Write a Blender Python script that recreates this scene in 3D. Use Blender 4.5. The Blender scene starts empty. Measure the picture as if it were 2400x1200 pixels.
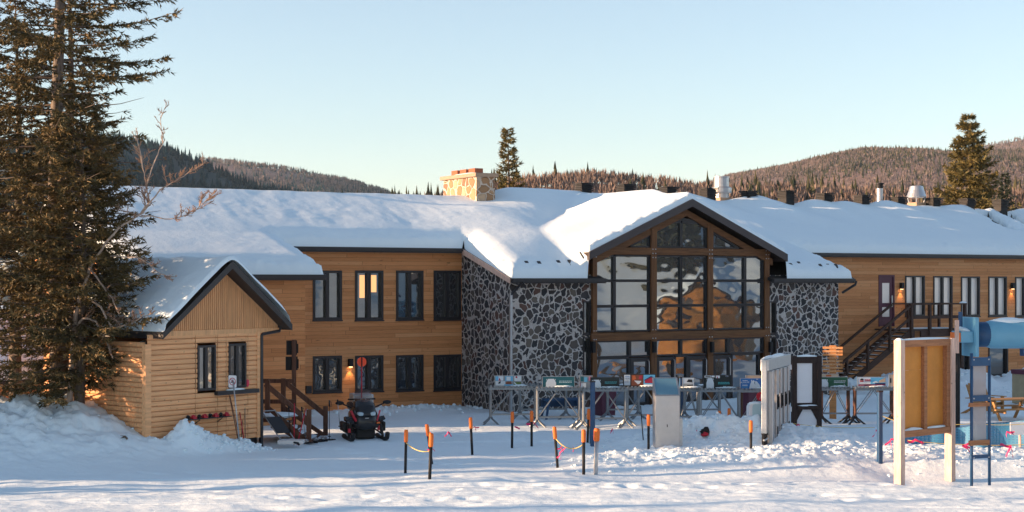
import bpy, math, random
import numpy as np
from mathutils import Vector, Matrix

# ------------------------------------------------------------------ camera, sky, sun, exposure
SC = bpy.context.scene
F, HZ, CZ = 3600.0, 657.0, 4.6            # focal length in photo pixels, horizon row, eye height
cam = bpy.data.cameras.new('camera'); cam_o = bpy.data.objects.new('camera', cam)
SC.collection.objects.link(cam_o); SC.camera = cam_o
cam_o.location = (0, 0, CZ); cam_o.rotation_euler = (math.radians(90), 0, 0)
cam.sensor_fit = 'HORIZONTAL'; cam.sensor_width = 36; cam.lens = 36 * F / 2400
cam.shift_y = (HZ - 600) / 2400
cam.clip_start = 0.5; cam.clip_end = 20000

SUN_EL = math.radians(10.0)
SH = Vector((-1.0, -0.14, 0)).normalized()   # horizontal direction towards the sun
W = bpy.data.worlds.new('World'); SC.world = W; W.use_nodes = True
nt = W.node_tree; nt.nodes.clear()
sky = nt.nodes.new('ShaderNodeTexSky'); sky.sky_type = 'NISHITA'; sky.sun_disc = False
sky.sun_elevation = SUN_EL; sky.sun_rotation = math.atan2(SH.x, SH.y)
sky.altitude = 400; sky.air_density = 1.0; sky.dust_density = .15; sky.ozone_density = 3.0
bg = nt.nodes.new('ShaderNodeBackground'); bg.inputs['Strength'].default_value = 0.116
wo = nt.nodes.new('ShaderNodeOutputWorld')
tint = nt.nodes.new('ShaderNodeMixRGB'); tint.blend_type = 'MULTIPLY'; tint.inputs[0].default_value = 1; tint.inputs[2].default_value = (1.24, 1.03, .90, 1)
nt.links.new(sky.outputs[0], tint.inputs[1]); hs = nt.nodes.new('ShaderNodeHueSaturation'); hs.inputs['Saturation'].default_value = .80; hs.inputs['Value'].default_value = .95
nt.links.new(tint.outputs[0], hs.inputs['Color']); nt.links.new(hs.outputs[0], bg.inputs[0]); nt.links.new(bg.outputs[0], wo.inputs[0])
sun = bpy.data.lights.new('sun', 'SUN'); sun.energy = 5.0; sun.angle = math.radians(0.5); sun.color = (1.0, 0.64, 0.38)
sun_o = bpy.data.objects.new('sun', sun); SC.collection.objects.link(sun_o)
sd = Vector((SH.x * math.cos(SUN_EL), SH.y * math.cos(SUN_EL), math.sin(SUN_EL)))
sun_o.rotation_euler = sd.to_track_quat('Z', 'Y').to_euler()
VS = SC.view_settings; VS.view_transform = 'Standard'; VS.look = 'None'; VS.gamma = 1; VS.exposure = 1.46
VS.use_curve_mapping = False
try:
    SC.cycles.max_bounces = 6; SC.cycles.transparent_max_bounces = 12
except Exception: pass

# ------------------------------------------------------------------ helpers
rnd = random.Random(7)
def atY(x, y, D): return Vector(((x - 1200) / F * D, D, CZ + (HZ - y) / F * D))
def hash2(ix, iy, s):
    h = (ix.astype(np.int64) * 374761393 + iy.astype(np.int64) * 668265263 + s * 974634277) & 0xffffffff
    h = ((h ^ (h >> 13)) * 1274126177) & 0xffffffff
    return (h ^ (h >> 16)) & 0xffffffff
def perlin(x, y, s=0):
    x = np.asarray(x, float); y = np.asarray(y, float)
    ix = np.floor(x); iy = np.floor(y); fx = x - ix; fy = y - iy
    u = fx * fx * fx * (fx * (fx * 6 - 15) + 10); v = fy * fy * fy * (fy * (fy * 6 - 15) + 10)
    def g(dx, dy):
        a = hash2(ix + dx, iy + dy, s) * (2 * math.pi / 4294967296.0)
        return np.cos(a) * (fx - dx) + np.sin(a) * (fy - dy)
    a = g(0, 0) * (1 - u) + g(1, 0) * u; b = g(0, 1) * (1 - u) + g(1, 1) * u
    return (a * (1 - v) + b * v) * 1.5
def fbm(x, y, s=0, o=4, g=.5):
    r = 0; a = 1
    for i in range(o):
        r = r + a * perlin(np.asarray(x) * 2 ** i, np.asarray(y) * 2 ** i, s + i * 17); a *= g
    return r
def sstep(a, b, x):
    t = np.clip((np.asarray(x, float) - a) / (b - a), 0, 1); return t * t * (3 - 2 * t)

class MB:
    """collects shapes into one mesh"""
    def __init__(s): s.v = []; s.f = []; s.m = []; s.cur = 0
    def add(s, vs, fs):
        n = len(s.v); s.v.extend([tuple(p) for p in vs])
        for f in fs: s.f.append(tuple(i + n for i in f)); s.m.append(s.cur)
        return s
    def box(s, x0, x1, y0, y1, z0, z1):
        if x0 > x1: x0, x1 = x1, x0
        if y0 > y1: y0, y1 = y1, y0
        if z0 > z1: z0, z1 = z1, z0
        return s.add([(x0,y0,z0),(x1,y0,z0),(x1,y1,z0),(x0,y1,z0),(x0,y0,z1),(x1,y0,z1),(x1,y1,z1),(x0,y1,z1)],
              [(0,3,2,1),(4,5,6,7),(0,1,5,4),(1,2,6,5),(2,3,7,6),(3,0,4,7)])
    def bar(s, p, q, w, h=None, up=(0,0,1)):
        h = h or w; p = Vector(p); q = Vector(q); d = (q - p).normalized(); up = Vector(up)
        if abs(d.dot(up)) > .98: up = Vector((0,1,0))
        a = d.cross(up).normalized() * w / 2; b = a.cross(d).normalized() * h / 2
        vs = [p-a-b, p+a-b, p+a+b, p-a+b, q-a-b, q+a-b, q+a+b, q-a+b]
        return s.add(vs, [(0,3,2,1),(4,5,6,7),(0,1,5,4),(1,2,6,5),(2,3,7,6),(3,0,4,7)])
    def path(s, pts, rs, n=6, cap=True):
        pts = [Vector(p) for p in pts]
        if not hasattr(rs, '__len__'): rs = [rs] * len(pts)
        vs = []; fs = []
        ref = None
        for i, p in enumerate(pts):
            d = (pts[min(i+1, len(pts)-1)] - pts[max(i-1, 0)])
            d = d.normalized() if d.length > 1e-9 else Vector((0,0,1))
            if ref is None: ref = Vector((1,0,0)) if abs(d.x) < .8 else Vector((0,1,0))
            a = (ref - d * ref.dot(d)); a = a.normalized() if a.length > 1e-6 else Vector((0,1,0)); ref = a
            b = d.cross(a)
            for k in range(n):
                t = 2 * math.pi * k / n; vs.append(p + (a * math.cos(t) + b * math.sin(t)) * rs[i])
        for i in range(len(pts) - 1):
            for k in range(n):
                k2 = (k + 1) % n; fs.append((i*n+k, i*n+k2, (i+1)*n+k2, (i+1)*n+k))
        if cap: fs.append(tuple(range(n))[::-1]); fs.append(tuple((len(pts)-1)*n + k for k in range(n)))
        return s.add(vs, fs)
    def tube(s, p, q, r0, r1=None, n=8): return s.path([p, q], [r0, r0 if r1 is None else r1], n)
    def prism(s, poly, d):
        """poly: 3D points, d: extrusion vector"""
        d = Vector(d); n = len(poly); a = [Vector(p) for p in poly]; b = [p + d for p in a]
        nn = Vector((0,0,0))
        for i in range(n): nn += a[i].cross(a[(i+1) % n])
        if nn.dot(d) > 0: a, b = b, a
        fs = [tuple(range(n)), tuple(range(2*n-1, n-1, -1))]
        for i in range(n):
            j = (i + 1) % n; fs.append((i, n + i, n + j, j))
        return s.add(a + b, fs)
    def lathe(s, prof, n=16, c=(0,0,0)):
        vs = []; fs = []
        for r, z in prof:
            for k in range(n):
                t = 2*math.pi*k/n; vs.append((c[0]+r*math.cos(t), c[1]+r*math.sin(t), c[2]+z))
        for i in range(len(prof)-1):
            for k in range(n):
                k2 = (k+1) % n; fs.append((i*n+k, i*n+k2, (i+1)*n+k2, (i+1)*n+k))
        fs.append(tuple(range(n))[::-1]); fs.append(tuple((len(prof)-1)*n+k for k in range(n)))
        return s.add(vs, fs)
    def blob(s, c, r, seed=0, sub=2, amp=.25, sq=(1,1,1)):
        n = 6 * sub; m = 4 * sub; vs = []; fs = []; R = random.Random(seed)
        ph = [R.random()*6.28 for _ in range(6)]
        for i in range(m + 1):
            th = math.pi * i / m
            for k in range(n):
                a = 2*math.pi*k/n; d = Vector((math.sin(th)*math.cos(a), math.sin(th)*math.sin(a), math.cos(th)))
                q = 1 + amp*(math.sin(3*d.x+ph[0])*math.sin(3.3*d.y+ph[1])+.6*math.sin(6*d.z+ph[2]+4*d.x)*math.sin(5.5*d.y+ph[3]))
                vs.append((c[0]+d.x*r*q*sq[0], c[1]+d.y*r*q*sq[1], c[2]+d.z*r*q*sq[2]))
        for i in range(m):
            for k in range(n):
                k2 = (k+1) % n; fs.append((i*n+k, (i+1)*n+k, (i+1)*n+k2, i*n+k2))
        return s.add(vs, fs)
    def build(s, name, mat, parent=None, smooth=False, bevel=0):
        me = bpy.data.meshes.new(name); me.from_pydata(s.v, [], s.f)
        for m in (mat if isinstance(mat, (list, tuple)) else [mat]): me.materials.append(m)
        if any(s.m): me.polygons.foreach_set('material_index', s.m)
        if smooth: me.polygons.foreach_set('use_smooth', [True] * len(s.f))
        me.update()
        return link(name, me, parent, bevel)
def link(name, me, parent=None, bevel=0):
    o = bpy.data.objects.new(name, me); SC.collection.objects.link(o)
    if parent is not None: o.parent = parent
    if bevel:
        b = o.modifiers.new('bevel', 'BEVEL'); b.width = bevel; b.segments = 2; b.limit_method = 'ANGLE'
    return o
def npmesh(name, v, f, mat, parent=None, smooth=False, mi=None):
    """v (n,3), f (m,3|4) arrays"""
    v = np.asarray(v, np.float32); f = np.asarray(f, np.int32); k = f.shape[1]
    me = bpy.data.meshes.new(name)
    me.vertices.add(len(v)); me.vertices.foreach_set('co', v.ravel())
    me.loops.add(f.size); me.loops.foreach_set('vertex_index', f.ravel())
    me.polygons.add(len(f)); me.polygons.foreach_set('loop_start', np.arange(0, f.size, k, dtype=np.int32))
    try: me.polygons.foreach_set('loop_total', np.full(len(f), k, np.int32))
    except Exception: pass
    for m in (mat if isinstance(mat, (list, tuple)) else [mat]): me.materials.append(m)
    if mi is not None: me.polygons.foreach_set('material_index', np.asarray(mi, np.int32))
    me.polygons.foreach_set('use_smooth', np.full(len(f), smooth))
    me.update(calc_edges=True); me.validate()
    return link(name, me, parent)
def tag(o, label=None, cat=None, group=None, kind=None):
    if label: o['label'] = label
    if cat: o['category'] = cat
    if group: o['group'] = group
    if kind: o['kind'] = kind
    return o
def thing(name, label, cat, loc=(0,0,0), rz=0, group=None):
    o = bpy.data.objects.new(name, None); SC.collection.objects.link(o)
    o.empty_display_size = .2; o.location = loc; o.rotation_euler = (0, 0, rz)
    return tag(o, label, cat, group)
def dup(root, loc, rz=None, label=None, rot=None):
    r = root.copy(); SC.collection.objects.link(r); r.location = loc
    if rz is not None: r.rotation_euler = (0, 0, rz)
    if rot is not None: r.rotation_euler = rot
    if label: r['label'] = label
    for ch in list(root.children):
        c = ch.copy(); SC.collection.objects.link(c); c.parent = r
        for g in list(ch.children):
            d = g.copy(); SC.collection.objects.link(d); d.parent = c
    return r
def text_mesh(s, size):
    cu = bpy.data.curves.new('t', 'FONT'); cu.body = s; cu.size = size; cu.align_x = 'CENTER'; cu.align_y = 'CENTER'; cu.extrude = .003
    o = bpy.data.objects.new('t', cu); SC.collection.objects.link(o)
    dg = bpy.context.evaluated_depsgraph_get(); me = bpy.data.meshes.new_from_object(o.evaluated_get(dg))
    bpy.data.objects.remove(o); bpy.data.curves.remove(cu); return me
def text_part(name, s, size, mat, parent, x, y, z, rx=math.pi/2, rz=0, sx=1):
    me = text_mesh(s, size); me.materials.clear(); me.materials.append(mat)
    M = Matrix.Translation((x, y, z)) @ Matrix.Rotation(rz, 4, 'Z') @ Matrix.Rotation(rx, 4, 'X') @ Matrix.Diagonal((sx, 1, 1, 1))
    me.transform(M); return link(name, me, parent)

# ------------------------------------------------------------------ materials
class N:
    """small node builder"""
    def __init__(s, name):
        s.mat = bpy.data.materials.new(name); s.mat.use_nodes = True; s.t = s.mat.node_tree; s.t.nodes.clear()
        s.out = s.n('OutputMaterial'); s.b = s.n('BsdfPrincipled'); s.l(s.b.outputs[0], s.out.inputs[0])
        s.tc = None
    def n(s, typ, **kw):
        o = s.t.nodes.new('ShaderNode' + typ)
        for k, v in kw.items():
            if hasattr(o, k): setattr(o, k, v)
        return o
    def l(s, a, b): s.t.links.new(a, b)
    def co(s, w='Object'):
        if s.tc is None: s.tc = s.n('TexCoord')
        return s.tc.outputs[w]
    def val(s, i, v):
        if isinstance(v, bpy.types.NodeSocket): s.l(v, i)
        else: i.default_value = v
    def math(s, op, a, b=0.0, c=None):
        m = s.n('Math', operation=op); s.val(m.inputs[0], a); s.val(m.inputs[1], b)
        if c is not None: s.val(m.inputs[2], c)
        return m.outputs[0]
    def xyz(s, v):
        m = s.n('SeparateXYZ'); s.l(v, m.inputs[0]); return m.outputs
    def comb(s, x, y, z=0.0):
        m = s.n('CombineXYZ'); s.val(m.inputs[0], x); s.val(m.inputs[1], y); s.val(m.inputs[2], z); return m.outputs[0]
    def vmul(s, v, k):
        m = s.n('VectorMath', operation='MULTIPLY'); s.l(v, m.inputs[0]); m.inputs[1].default_value = k; return m.outputs[0]
    def vadd(s, v, w):
        m = s.n('VectorMath', operation='ADD'); s.l(v, m.inputs[0]); s.l(w, m.inputs[1]); return m.outputs[0]
    def noise(s, v, scale=5, detail=3, rough=.5, out=0):
        m = s.n('TexNoise'); s.l(v, m.inputs['Vector']); m.inputs['Scale'].default_value = scale
        m.inputs['Detail'].default_value = detail; m.inputs['Roughness'].default_value = rough; return m.outputs[out]
    def vor(s, v, scale=5, feature='F1', rnd=1.0):
        m = s.n('TexVoronoi', feature=feature); s.l(v, m.inputs['Vector']); m.inputs['Scale'].default_value = scale
        m.inputs['Randomness'].default_value = rnd; return m
    def white(s, v):
        m = s.n('TexWhiteNoise', noise_dimensions='3D'); s.l(v, m.inputs['Vector']); return m.outputs
    def ramp(s, f, stops, interp='LINEAR'):
        m = s.n('ValToRGB'); s.l(f, m.inputs[0]); e = m.color_ramp.elements; m.color_ramp.interpolation = interp
        while len(e) < len(stops): e.new(.5)
        for i, (p, c) in enumerate(stops):
            e[i].position = p; e[i].color = c if len(c) == 4 else (*c, 1)
        return m.outputs[0]
    def mix(s, f, a, b, mode='MIX'):
        m = s.n('MixRGB', blend_type=mode); s.val(m.inputs[0], f)
        for i, q in ((1, a), (2, b)):
            if isinstance(q, bpy.types.NodeSocket): s.l(q, m.inputs[i])
            else: m.inputs[i].default_value = (*q, 1) if len(q) == 3 else q
        return m.outputs[0]
    def bump(s, h, strength=.3, dist=.02):
        m = s.n('Bump'); s.l(h, m.inputs['Height']); m.inputs['Strength'].default_value = strength; m.inputs['Distance'].default_value = dist
        s.l(m.outputs[0], s.b.inputs['Normal']); return m
    def set(s, col=None, rough=None, metal=None, spec=None):
        if col is not None:
            i = s.b.inputs['Base Color']
            if isinstance(col, bpy.types.NodeSocket): s.l(col, i)
            else: i.default_value = (*col, 1)
        if rough is not None: s.val(s.b.inputs['Roughness'], rough)
        if metal is not None: s.b.inputs['Metallic'].default_value = metal
        if spec is not None: s.b.inputs['Specular IOR Level'].default_value = spec
        return s
def plain(name, col, rough=.6, metal=0, var=.25, scale=6, bump=.1, spec=.4):
    m = N(name); n1 = m.noise(m.co(), scale, 4, .6); n2 = m.noise(m.co(), scale * 7, 2)
    c = m.mix(n1, tuple(q * (1 - var) for q in col), tuple(min(1, q * (1 + var)) for q in col))
    m.set(c, rough, metal, spec)
    if bump: m.bump(n2, bump, .01)
    return m.mat
def siding(name, cols, pitch=.14, blen=3.2, gap=.07, grain=1.0):
    m = N(name); x, y, z = m.xyz(m.co())
    al = m.math('ADD', x, m.math('MULTIPLY', y, .93))
    zr = m.math('DIVIDE', z, pitch); row = m.math('FLOOR', zr); fr = m.math('FRACT', zr)
    off = m.white(m.comb(row, 3.3, 1.7))[0]
    bx = m.math('ADD', m.math('DIVIDE', al, blen), m.math('MULTIPLY', off, 7)); bid = m.math('FLOOR', bx); bf = m.math('FRACT', bx)
    rv = m.white(m.comb(row, bid, 5.1))[0]
    g = m.noise(m.comb(m.math('MULTIPLY', al, 1.3), m.math('ADD', m.math('MULTIPLY', z, 26), m.math('MULTIPLY', rv, 30)), row), 1.6, 5, .65)
    big = m.noise(m.co(), .5, 3)
    knot = m.noise(m.comb(m.math('MULTIPLY', al, 2.2), m.math('ADD', m.math('MULTIPLY', z, 9), m.math('MULTIPLY', rv, 11)), 0.0), 1.5, 2)
    f = m.math('ADD', m.math('MULTIPLY', rv, .45), m.math('ADD', m.math('MULTIPLY', g, .75 * grain), m.math('MULTIPLY', big, .25)))
    c = m.ramp(m.math('SUBTRACT', f, .2), [(.1, cols[0]), (.5, cols[1]), (.9, cols[2])])
    kn = m.ramp(knot, [(.66, (0,0,0)), (.74, (1,1,1))])
    c = m.mix(m.math('MULTIPLY', kn, .55), c, tuple(q * .35 for q in cols[0]))
    e1 = m.math('LESS_THAN', fr, gap); e2 = m.math('LESS_THAN', bf, .004)
    e = m.math('MAXIMUM', e1, e2)
    c = m.mix(m.math('MULTIPLY', e, .7), c, tuple(q * .3 for q in cols[0]))
    m.set(c, .62, 0, .3)
    h = m.math('ADD', m.math('MULTIPLY', m.math('SUBTRACT', 1.0, e), 1.0), m.math('MULTIPLY', g, .25))
    m.bump(h, .6, .012); return m.mat
def timber(name, col, var=.35, axis=2, scale=1.0, knots=True):
    m = N(name); x, y, z = m.xyz(m.co()); k = [14, 14, 14]; k[axis] = 1.2
    v = m.comb(m.math('MULTIPLY', x, k[0]), m.math('MULTIPLY', y, k[1]), m.math('MULTIPLY', z, k[2]))
    g = m.noise(v, 1.5 * scale, 5, .65); c = m.ramp(g, [(.3, tuple(q * (1 - var) for q in col)), (.7, tuple(min(1, q * (1 + var)) for q in col))])
    if knots:
        kk = m.vor(m.vmul(m.co(), (2.2, 2.2, 2.2)), 2.0); kf = m.ramp(kk.outputs['Distance'], [(.06, (1,1,1)), (.13, (0,0,0))])
        c = m.mix(m.math('MULTIPLY', kf, .6), c, tuple(q * .35 for q in col))
    m.set(c, .65, 0, .3); m.bump(g, .3, .008); return m.mat
def stone(name, cols, mortar, scale=3.0, edge=.075):
    m = N(name)
    w = m.n('VectorMath', operation='MULTIPLY_ADD'); nz = m.n('TexNoise'); nz.inputs['Scale'].default_value = 2.2; nz.inputs['Detail'].default_value = 3
    m.l(m.co(), nz.inputs['Vector']); m.l(nz.outputs['Color'], w.inputs[0]); w.inputs[1].default_value = (.34,.34,.34); m.l(m.co(), w.inputs[2])
    w2 = m.n('VectorMath', operation='MULTIPLY_ADD'); m.l(m.noise(m.co(), 8.0, 3, .6, 1), w2.inputs[0]); w2.inputs[1].default_value = (.085,.085,.085); m.l(w.outputs[0], w2.inputs[2])
    v = w2.outputs[0]
    a = m.vor(v, scale, 'F1', .95); d = m.vor(v, scale, 'DISTANCE_TO_EDGE', .95)
    r = m.white(a.outputs['Position'])[0]
    n1 = m.noise(m.co(), 9, 4, .6)
    c = m.ramp(r, [(i / (len(cols) - 1) if len(cols) > 1 else 0, q) for i, q in enumerate(cols)], 'CONSTANT')
    c = m.mix(m.math('MULTIPLY', n1, .10), c, (.30, .28, .26))
    jit = m.math('MULTIPLY', m.math('SUBTRACT', n1, .5), .05)
    dd = m.math('ADD', d.outputs['Distance'], jit)
    rr = m.math('ADD', edge - .02, m.math('MULTIPLY', m.white(m.vadd(a.outputs['Position'], m.comb(3.0, 1.0, 2.0)))[0], .05))
    k = m.math('MINIMUM', m.math('GREATER_THAN', dd, rr), m.math('LESS_THAN', a.outputs['Distance'], .74))
    mo = m.mix(n1, tuple(q * .75 for q in mortar), tuple(min(1, q * 1.2) for q in mortar))
    m.set(m.mix(k, mo, c), .85, 0, .2)
    h = m.ramp(dd, [(edge * .7, (0,0,0)), (edge * 2.6, (1,1,1))]); hh = m.math('ADD', h, m.math('MULTIPLY', n1, .35))
    m.bump(hh, .8, .05); return m.mat
def glass(name, base, gloss=.5, wave=0.0, wscale=.8, rough=.02, tint=(.9,.95,1)):
    m = N(name); m.set(base, .3, 0, .5)
    g = m.n('BsdfGlossy'); g.inputs['Roughness'].default_value = rough; g.inputs['Color'].default_value = (*tint, 1)
    mx = m.n('MixShader'); fr = m.n('LayerWeight'); fr.inputs['Blend'].default_value = .35
    m.l(m.math('ADD', m.math('MULTIPLY', fr.outputs['Fresnel'], .5), gloss), mx.inputs[0])
    m.l(m.b.outputs[0], mx.inputs[1]); m.l(g.outputs[0], mx.inputs[2]); m.l(mx.outputs[0], m.out.inputs[0])
    if wave:
        n1 = m.noise(m.vmul(m.co(), (1, 1, 1.6)), wscale, 2, .5)
        bp = m.n('Bump'); m.l(n1, bp.inputs['Height']); bp.inputs['Strength'].default_value = 1.0; bp.inputs['Distance'].default_value = wave
        m.l(bp.outputs[0], g.inputs['Normal'])
    return m.mat
def snowmat(name, col, nscale=9.0, dist=.03, strength=.5):
    m = N(name); n1 = m.noise(m.co(), nscale, 5, .6); n2 = m.noise(m.co(), nscale * 9, 3, .6); n3 = m.noise(m.co(), 1.1, 3)
    c = m.mix(n3, tuple(q * .96 for q in col), col); m.set(c, .75, 0, .25)
    m.bump(m.math('ADD', n1, m.math('MULTIPLY', n2, .35)), strength, dist); return m.mat
def emit(name, col, st):
    m = N(name); m.set(col, .5); m.b.inputs['Emission Color'].default_value = (*col, 1); m.b.inputs['Emission Strength'].default_value = st; return m.mat

M = {}
M['snow'] = snowmat('snow', (.79, .90, .95), 5.0, .05, .45)
M['roof_snow'] = snowmat('roof_snow', (.79, .90, .95), 3.0, .04, .4)
M['siding'] = siding('siding', [(.38, .15, .05), (.60, .255, .095), (.68, .345, .155)], .135, 3.4, .05)
M['logs'] = timber('logs', (.76, .40, .19), .22, 0, .6)
M['batten'] = timber('batten', (.68, .37, .175), .2, 2, .6, False)
M['stone'] = stone('stone', [(.025,.028,.034), (.045,.045,.052), (.10,.085,.075), (.035,.030,.032), (.07,.065,.066), (.11,.060,.048), (.03,.036,.045), (.13,.11,.092), (.05,.042,.042), (.085,.082,.085)], (.50,.465,.44), 4.0, .070)
M['chim_stone'] = stone('chimney_stone', [(.28,.17,.09), (.40,.26,.15), (.22,.13,.08), (.45,.33,.22), (.32,.19,.1), (.16,.11,.08)], (.52,.45,.38), 2.7, .06)
M['dark'] = plain('dark_metal', (.022, .022, .026), .45, 0, .2)
M['fascia'] = plain('fascia', (.050, .040, .042), .5, 0, .15)
M['soffit'] = plain('soffit', (.05, .034, .026), .7)
M['shingle'] = plain('shingle', (.022, .021, .022), .9, 0, .5, 25, .6)
M['beam'] = timber('beam', (.14, .060, .022), .4, 0, .8)
M['post'] = timber('post', (.14, .060, .022), .4, 2, .8)
M['frame'] = plain('window_frame', (.018, .018, .022), .4, 0, .15)
M['glass_hall'] = glass('hall_glass', (.012, .014, .018), .20, .028, .5, tint=(.70, .86, 1))
M['glass'] = glass('window_glass', (.010, .011, .014), .15, .014, .8, tint=(.85, .95, 1))
M['glass_door'] = glass('door_glass', (.02, .02, .022), .25, .015, .9)
M['glass_blind'] = glass('blind_glass', (.80, .73, .66), .05, .01, .9)
M['glint_warm'] = emit('sun_glint', (1.0, .50, .20), .38)  # glow of a painted sun reflection
M['galv'] = plain('galvanised', (.42, .44, .46), .42, .8, .25, 18, .15)
M['alu'] = plain('aluminium', (.46, .46, .47), .38, .75, .15, 3, .08)
M['white'] = plain('white_panel', (.74, .74, .75), .5, 0, .06, 2, .05)
M['steel'] = plain('rack_steel', (.23, .255, .275), .45, .7, .25, 18, .15)
M['cream'] = plain('cream_panel', (.62, .60, .58), .5)
M['plum'] = plain('plum_paint', (.085, .018, .040), .45, 0, .15)
M['darkwood'] = timber('dark_wood', (.030, .018, .015), .4, 2)
M['stairwood'] = timber('stair_wood', (.055, .028, .020), .4, 0)
M['redwood'] = timber('stained_wood', (.115, .050, .030), .4, 2)
M['newwood'] = timber('new_wood', (.66, .45, .36), .3, 2, 1.2)
M['ply'] = plain('plywood', (.60, .25, .048), .7, 0, .2, 3, .1)
M['chairwood'] = timber('chair_wood', (.42, .22, .085), .25, 0)
M['signwood'] = timber('sign_wood', (.47, .21, .075), .25, 0)
M['black'] = plain('black_plastic', (.012, .012, .014), .55, 0, .2, spec=.25)
M['rubber'] = plain('black_rubber', (.012, .012, .012), .8)
M['orange'] = plain('orange_foam', (.75, .17, .03), .75, 0, .2)
M['red'] = plain('red_paint', (.45, .012, .03), .4)
M['hot'] = plain('orange_disc', (.9, .075, .02), .5, 0, .05)
M['pink'] = plain('pink_ribbon', (.62, .03, .14), .6)
M['rope'] = plain('yellow_rope', (.62, .47, .16), .8)
M['blue'] = plain('blue_paint', (.02, .075, .17), .45)
M['tubeblue'] = plain('blue_plastic', (.15, .38, .53), .4, 0, .12, 2)
M['skyblue'] = plain('panel_blue', (.11, .24, .33), .3, 0, .08)
M['brick'] = plain('flue_clay', (.33, .105, .055), .85)
M['capstone'] = plain('cap_stone', (.34, .25, .18), .9, 0, .2)
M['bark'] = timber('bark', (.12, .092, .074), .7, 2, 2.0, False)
M['bark_pale'] = timber('pale_bark', (.21, .155, .12), .5, 2, 2.0, False)  # paler bark for the slim second stem
M['birch'] = timber('birch_bark', (.40, .31, .25), .4, 2, 2.0, False)
M['twig'] = plain('twig', (.26, .17, .12), .8)
def needles(name, a, b, c):
    m = N(name); o = m.n('ObjectInfo'); n1 = m.noise(m.co('Object'), 1.3, 3); n2 = m.noise(m.co('Object'), 14, 2)
    f = m.math('ADD', m.math('MULTIPLY', n1, .6), m.math('MULTIPLY', n2, .4))
    m.set(m.ramp(f, [(.33, a), (.5, b), (.68, c)]), .6, 0, .25); return m.mat
M['needle'] = needles('needles', (.030, .031, .015), (.092, .070, .026), (.25, .155, .058))
M['needle_far'] = needles('needles_far', (.075, .065, .022), (.13, .108, .036), (.20, .145, .052))
M['needle_dk'] = needles('needles_dark', (.014, .022, .014), (.024, .034, .020), (.04, .045, .02))
# ------------------------------------------------------------------ lodge frame (u along the facade, v outwards, z up)
LA = math.atan2(F, 6000.0)
LU = Vector((math.cos(LA), math.sin(LA), 0)); LN = Vector((math.sin(LA), -math.cos(LA), 0))
LO = Vector((-300 / F * 54.5, 54.5, 0))
def L(x, y, v=0.0):
    """photo pixel on the plane v = const -> (u, z)"""
    d = Vector(((x - 1200) / F, 1, (HZ - y) / F)); o = Vector((0, 0, CZ))
    t = (v - (o - LO).dot(LN)) / d.dot(LN); p = o + d * t
    return (p - LO).dot(LU), p.z
def LW(u, v, z): p = LO + LU * u + LN * v; return Vector((p.x, p.y, z))
VS_ = 3.37                                    # how far the stone wings and the annex stand forward
# hut frame: t along its front, w outwards
HA = math.radians(50); HU = Vector((math.cos(HA), math.sin(HA), 0)); HN = Vector((math.sin(HA), -math.cos(HA), 0))
HO = Vector((-9.43, 39.6, 0))
def H(x, y, w=0.0):
    d = Vector(((x - 1200) / F, 1, (HZ - y) / F)); o = Vector((0, 0, CZ))
    t = (w - (o - HO).dot(HN)) / d.dot(HN); p = o + d * t
    return (p - HO).dot(HU), p.z

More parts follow.
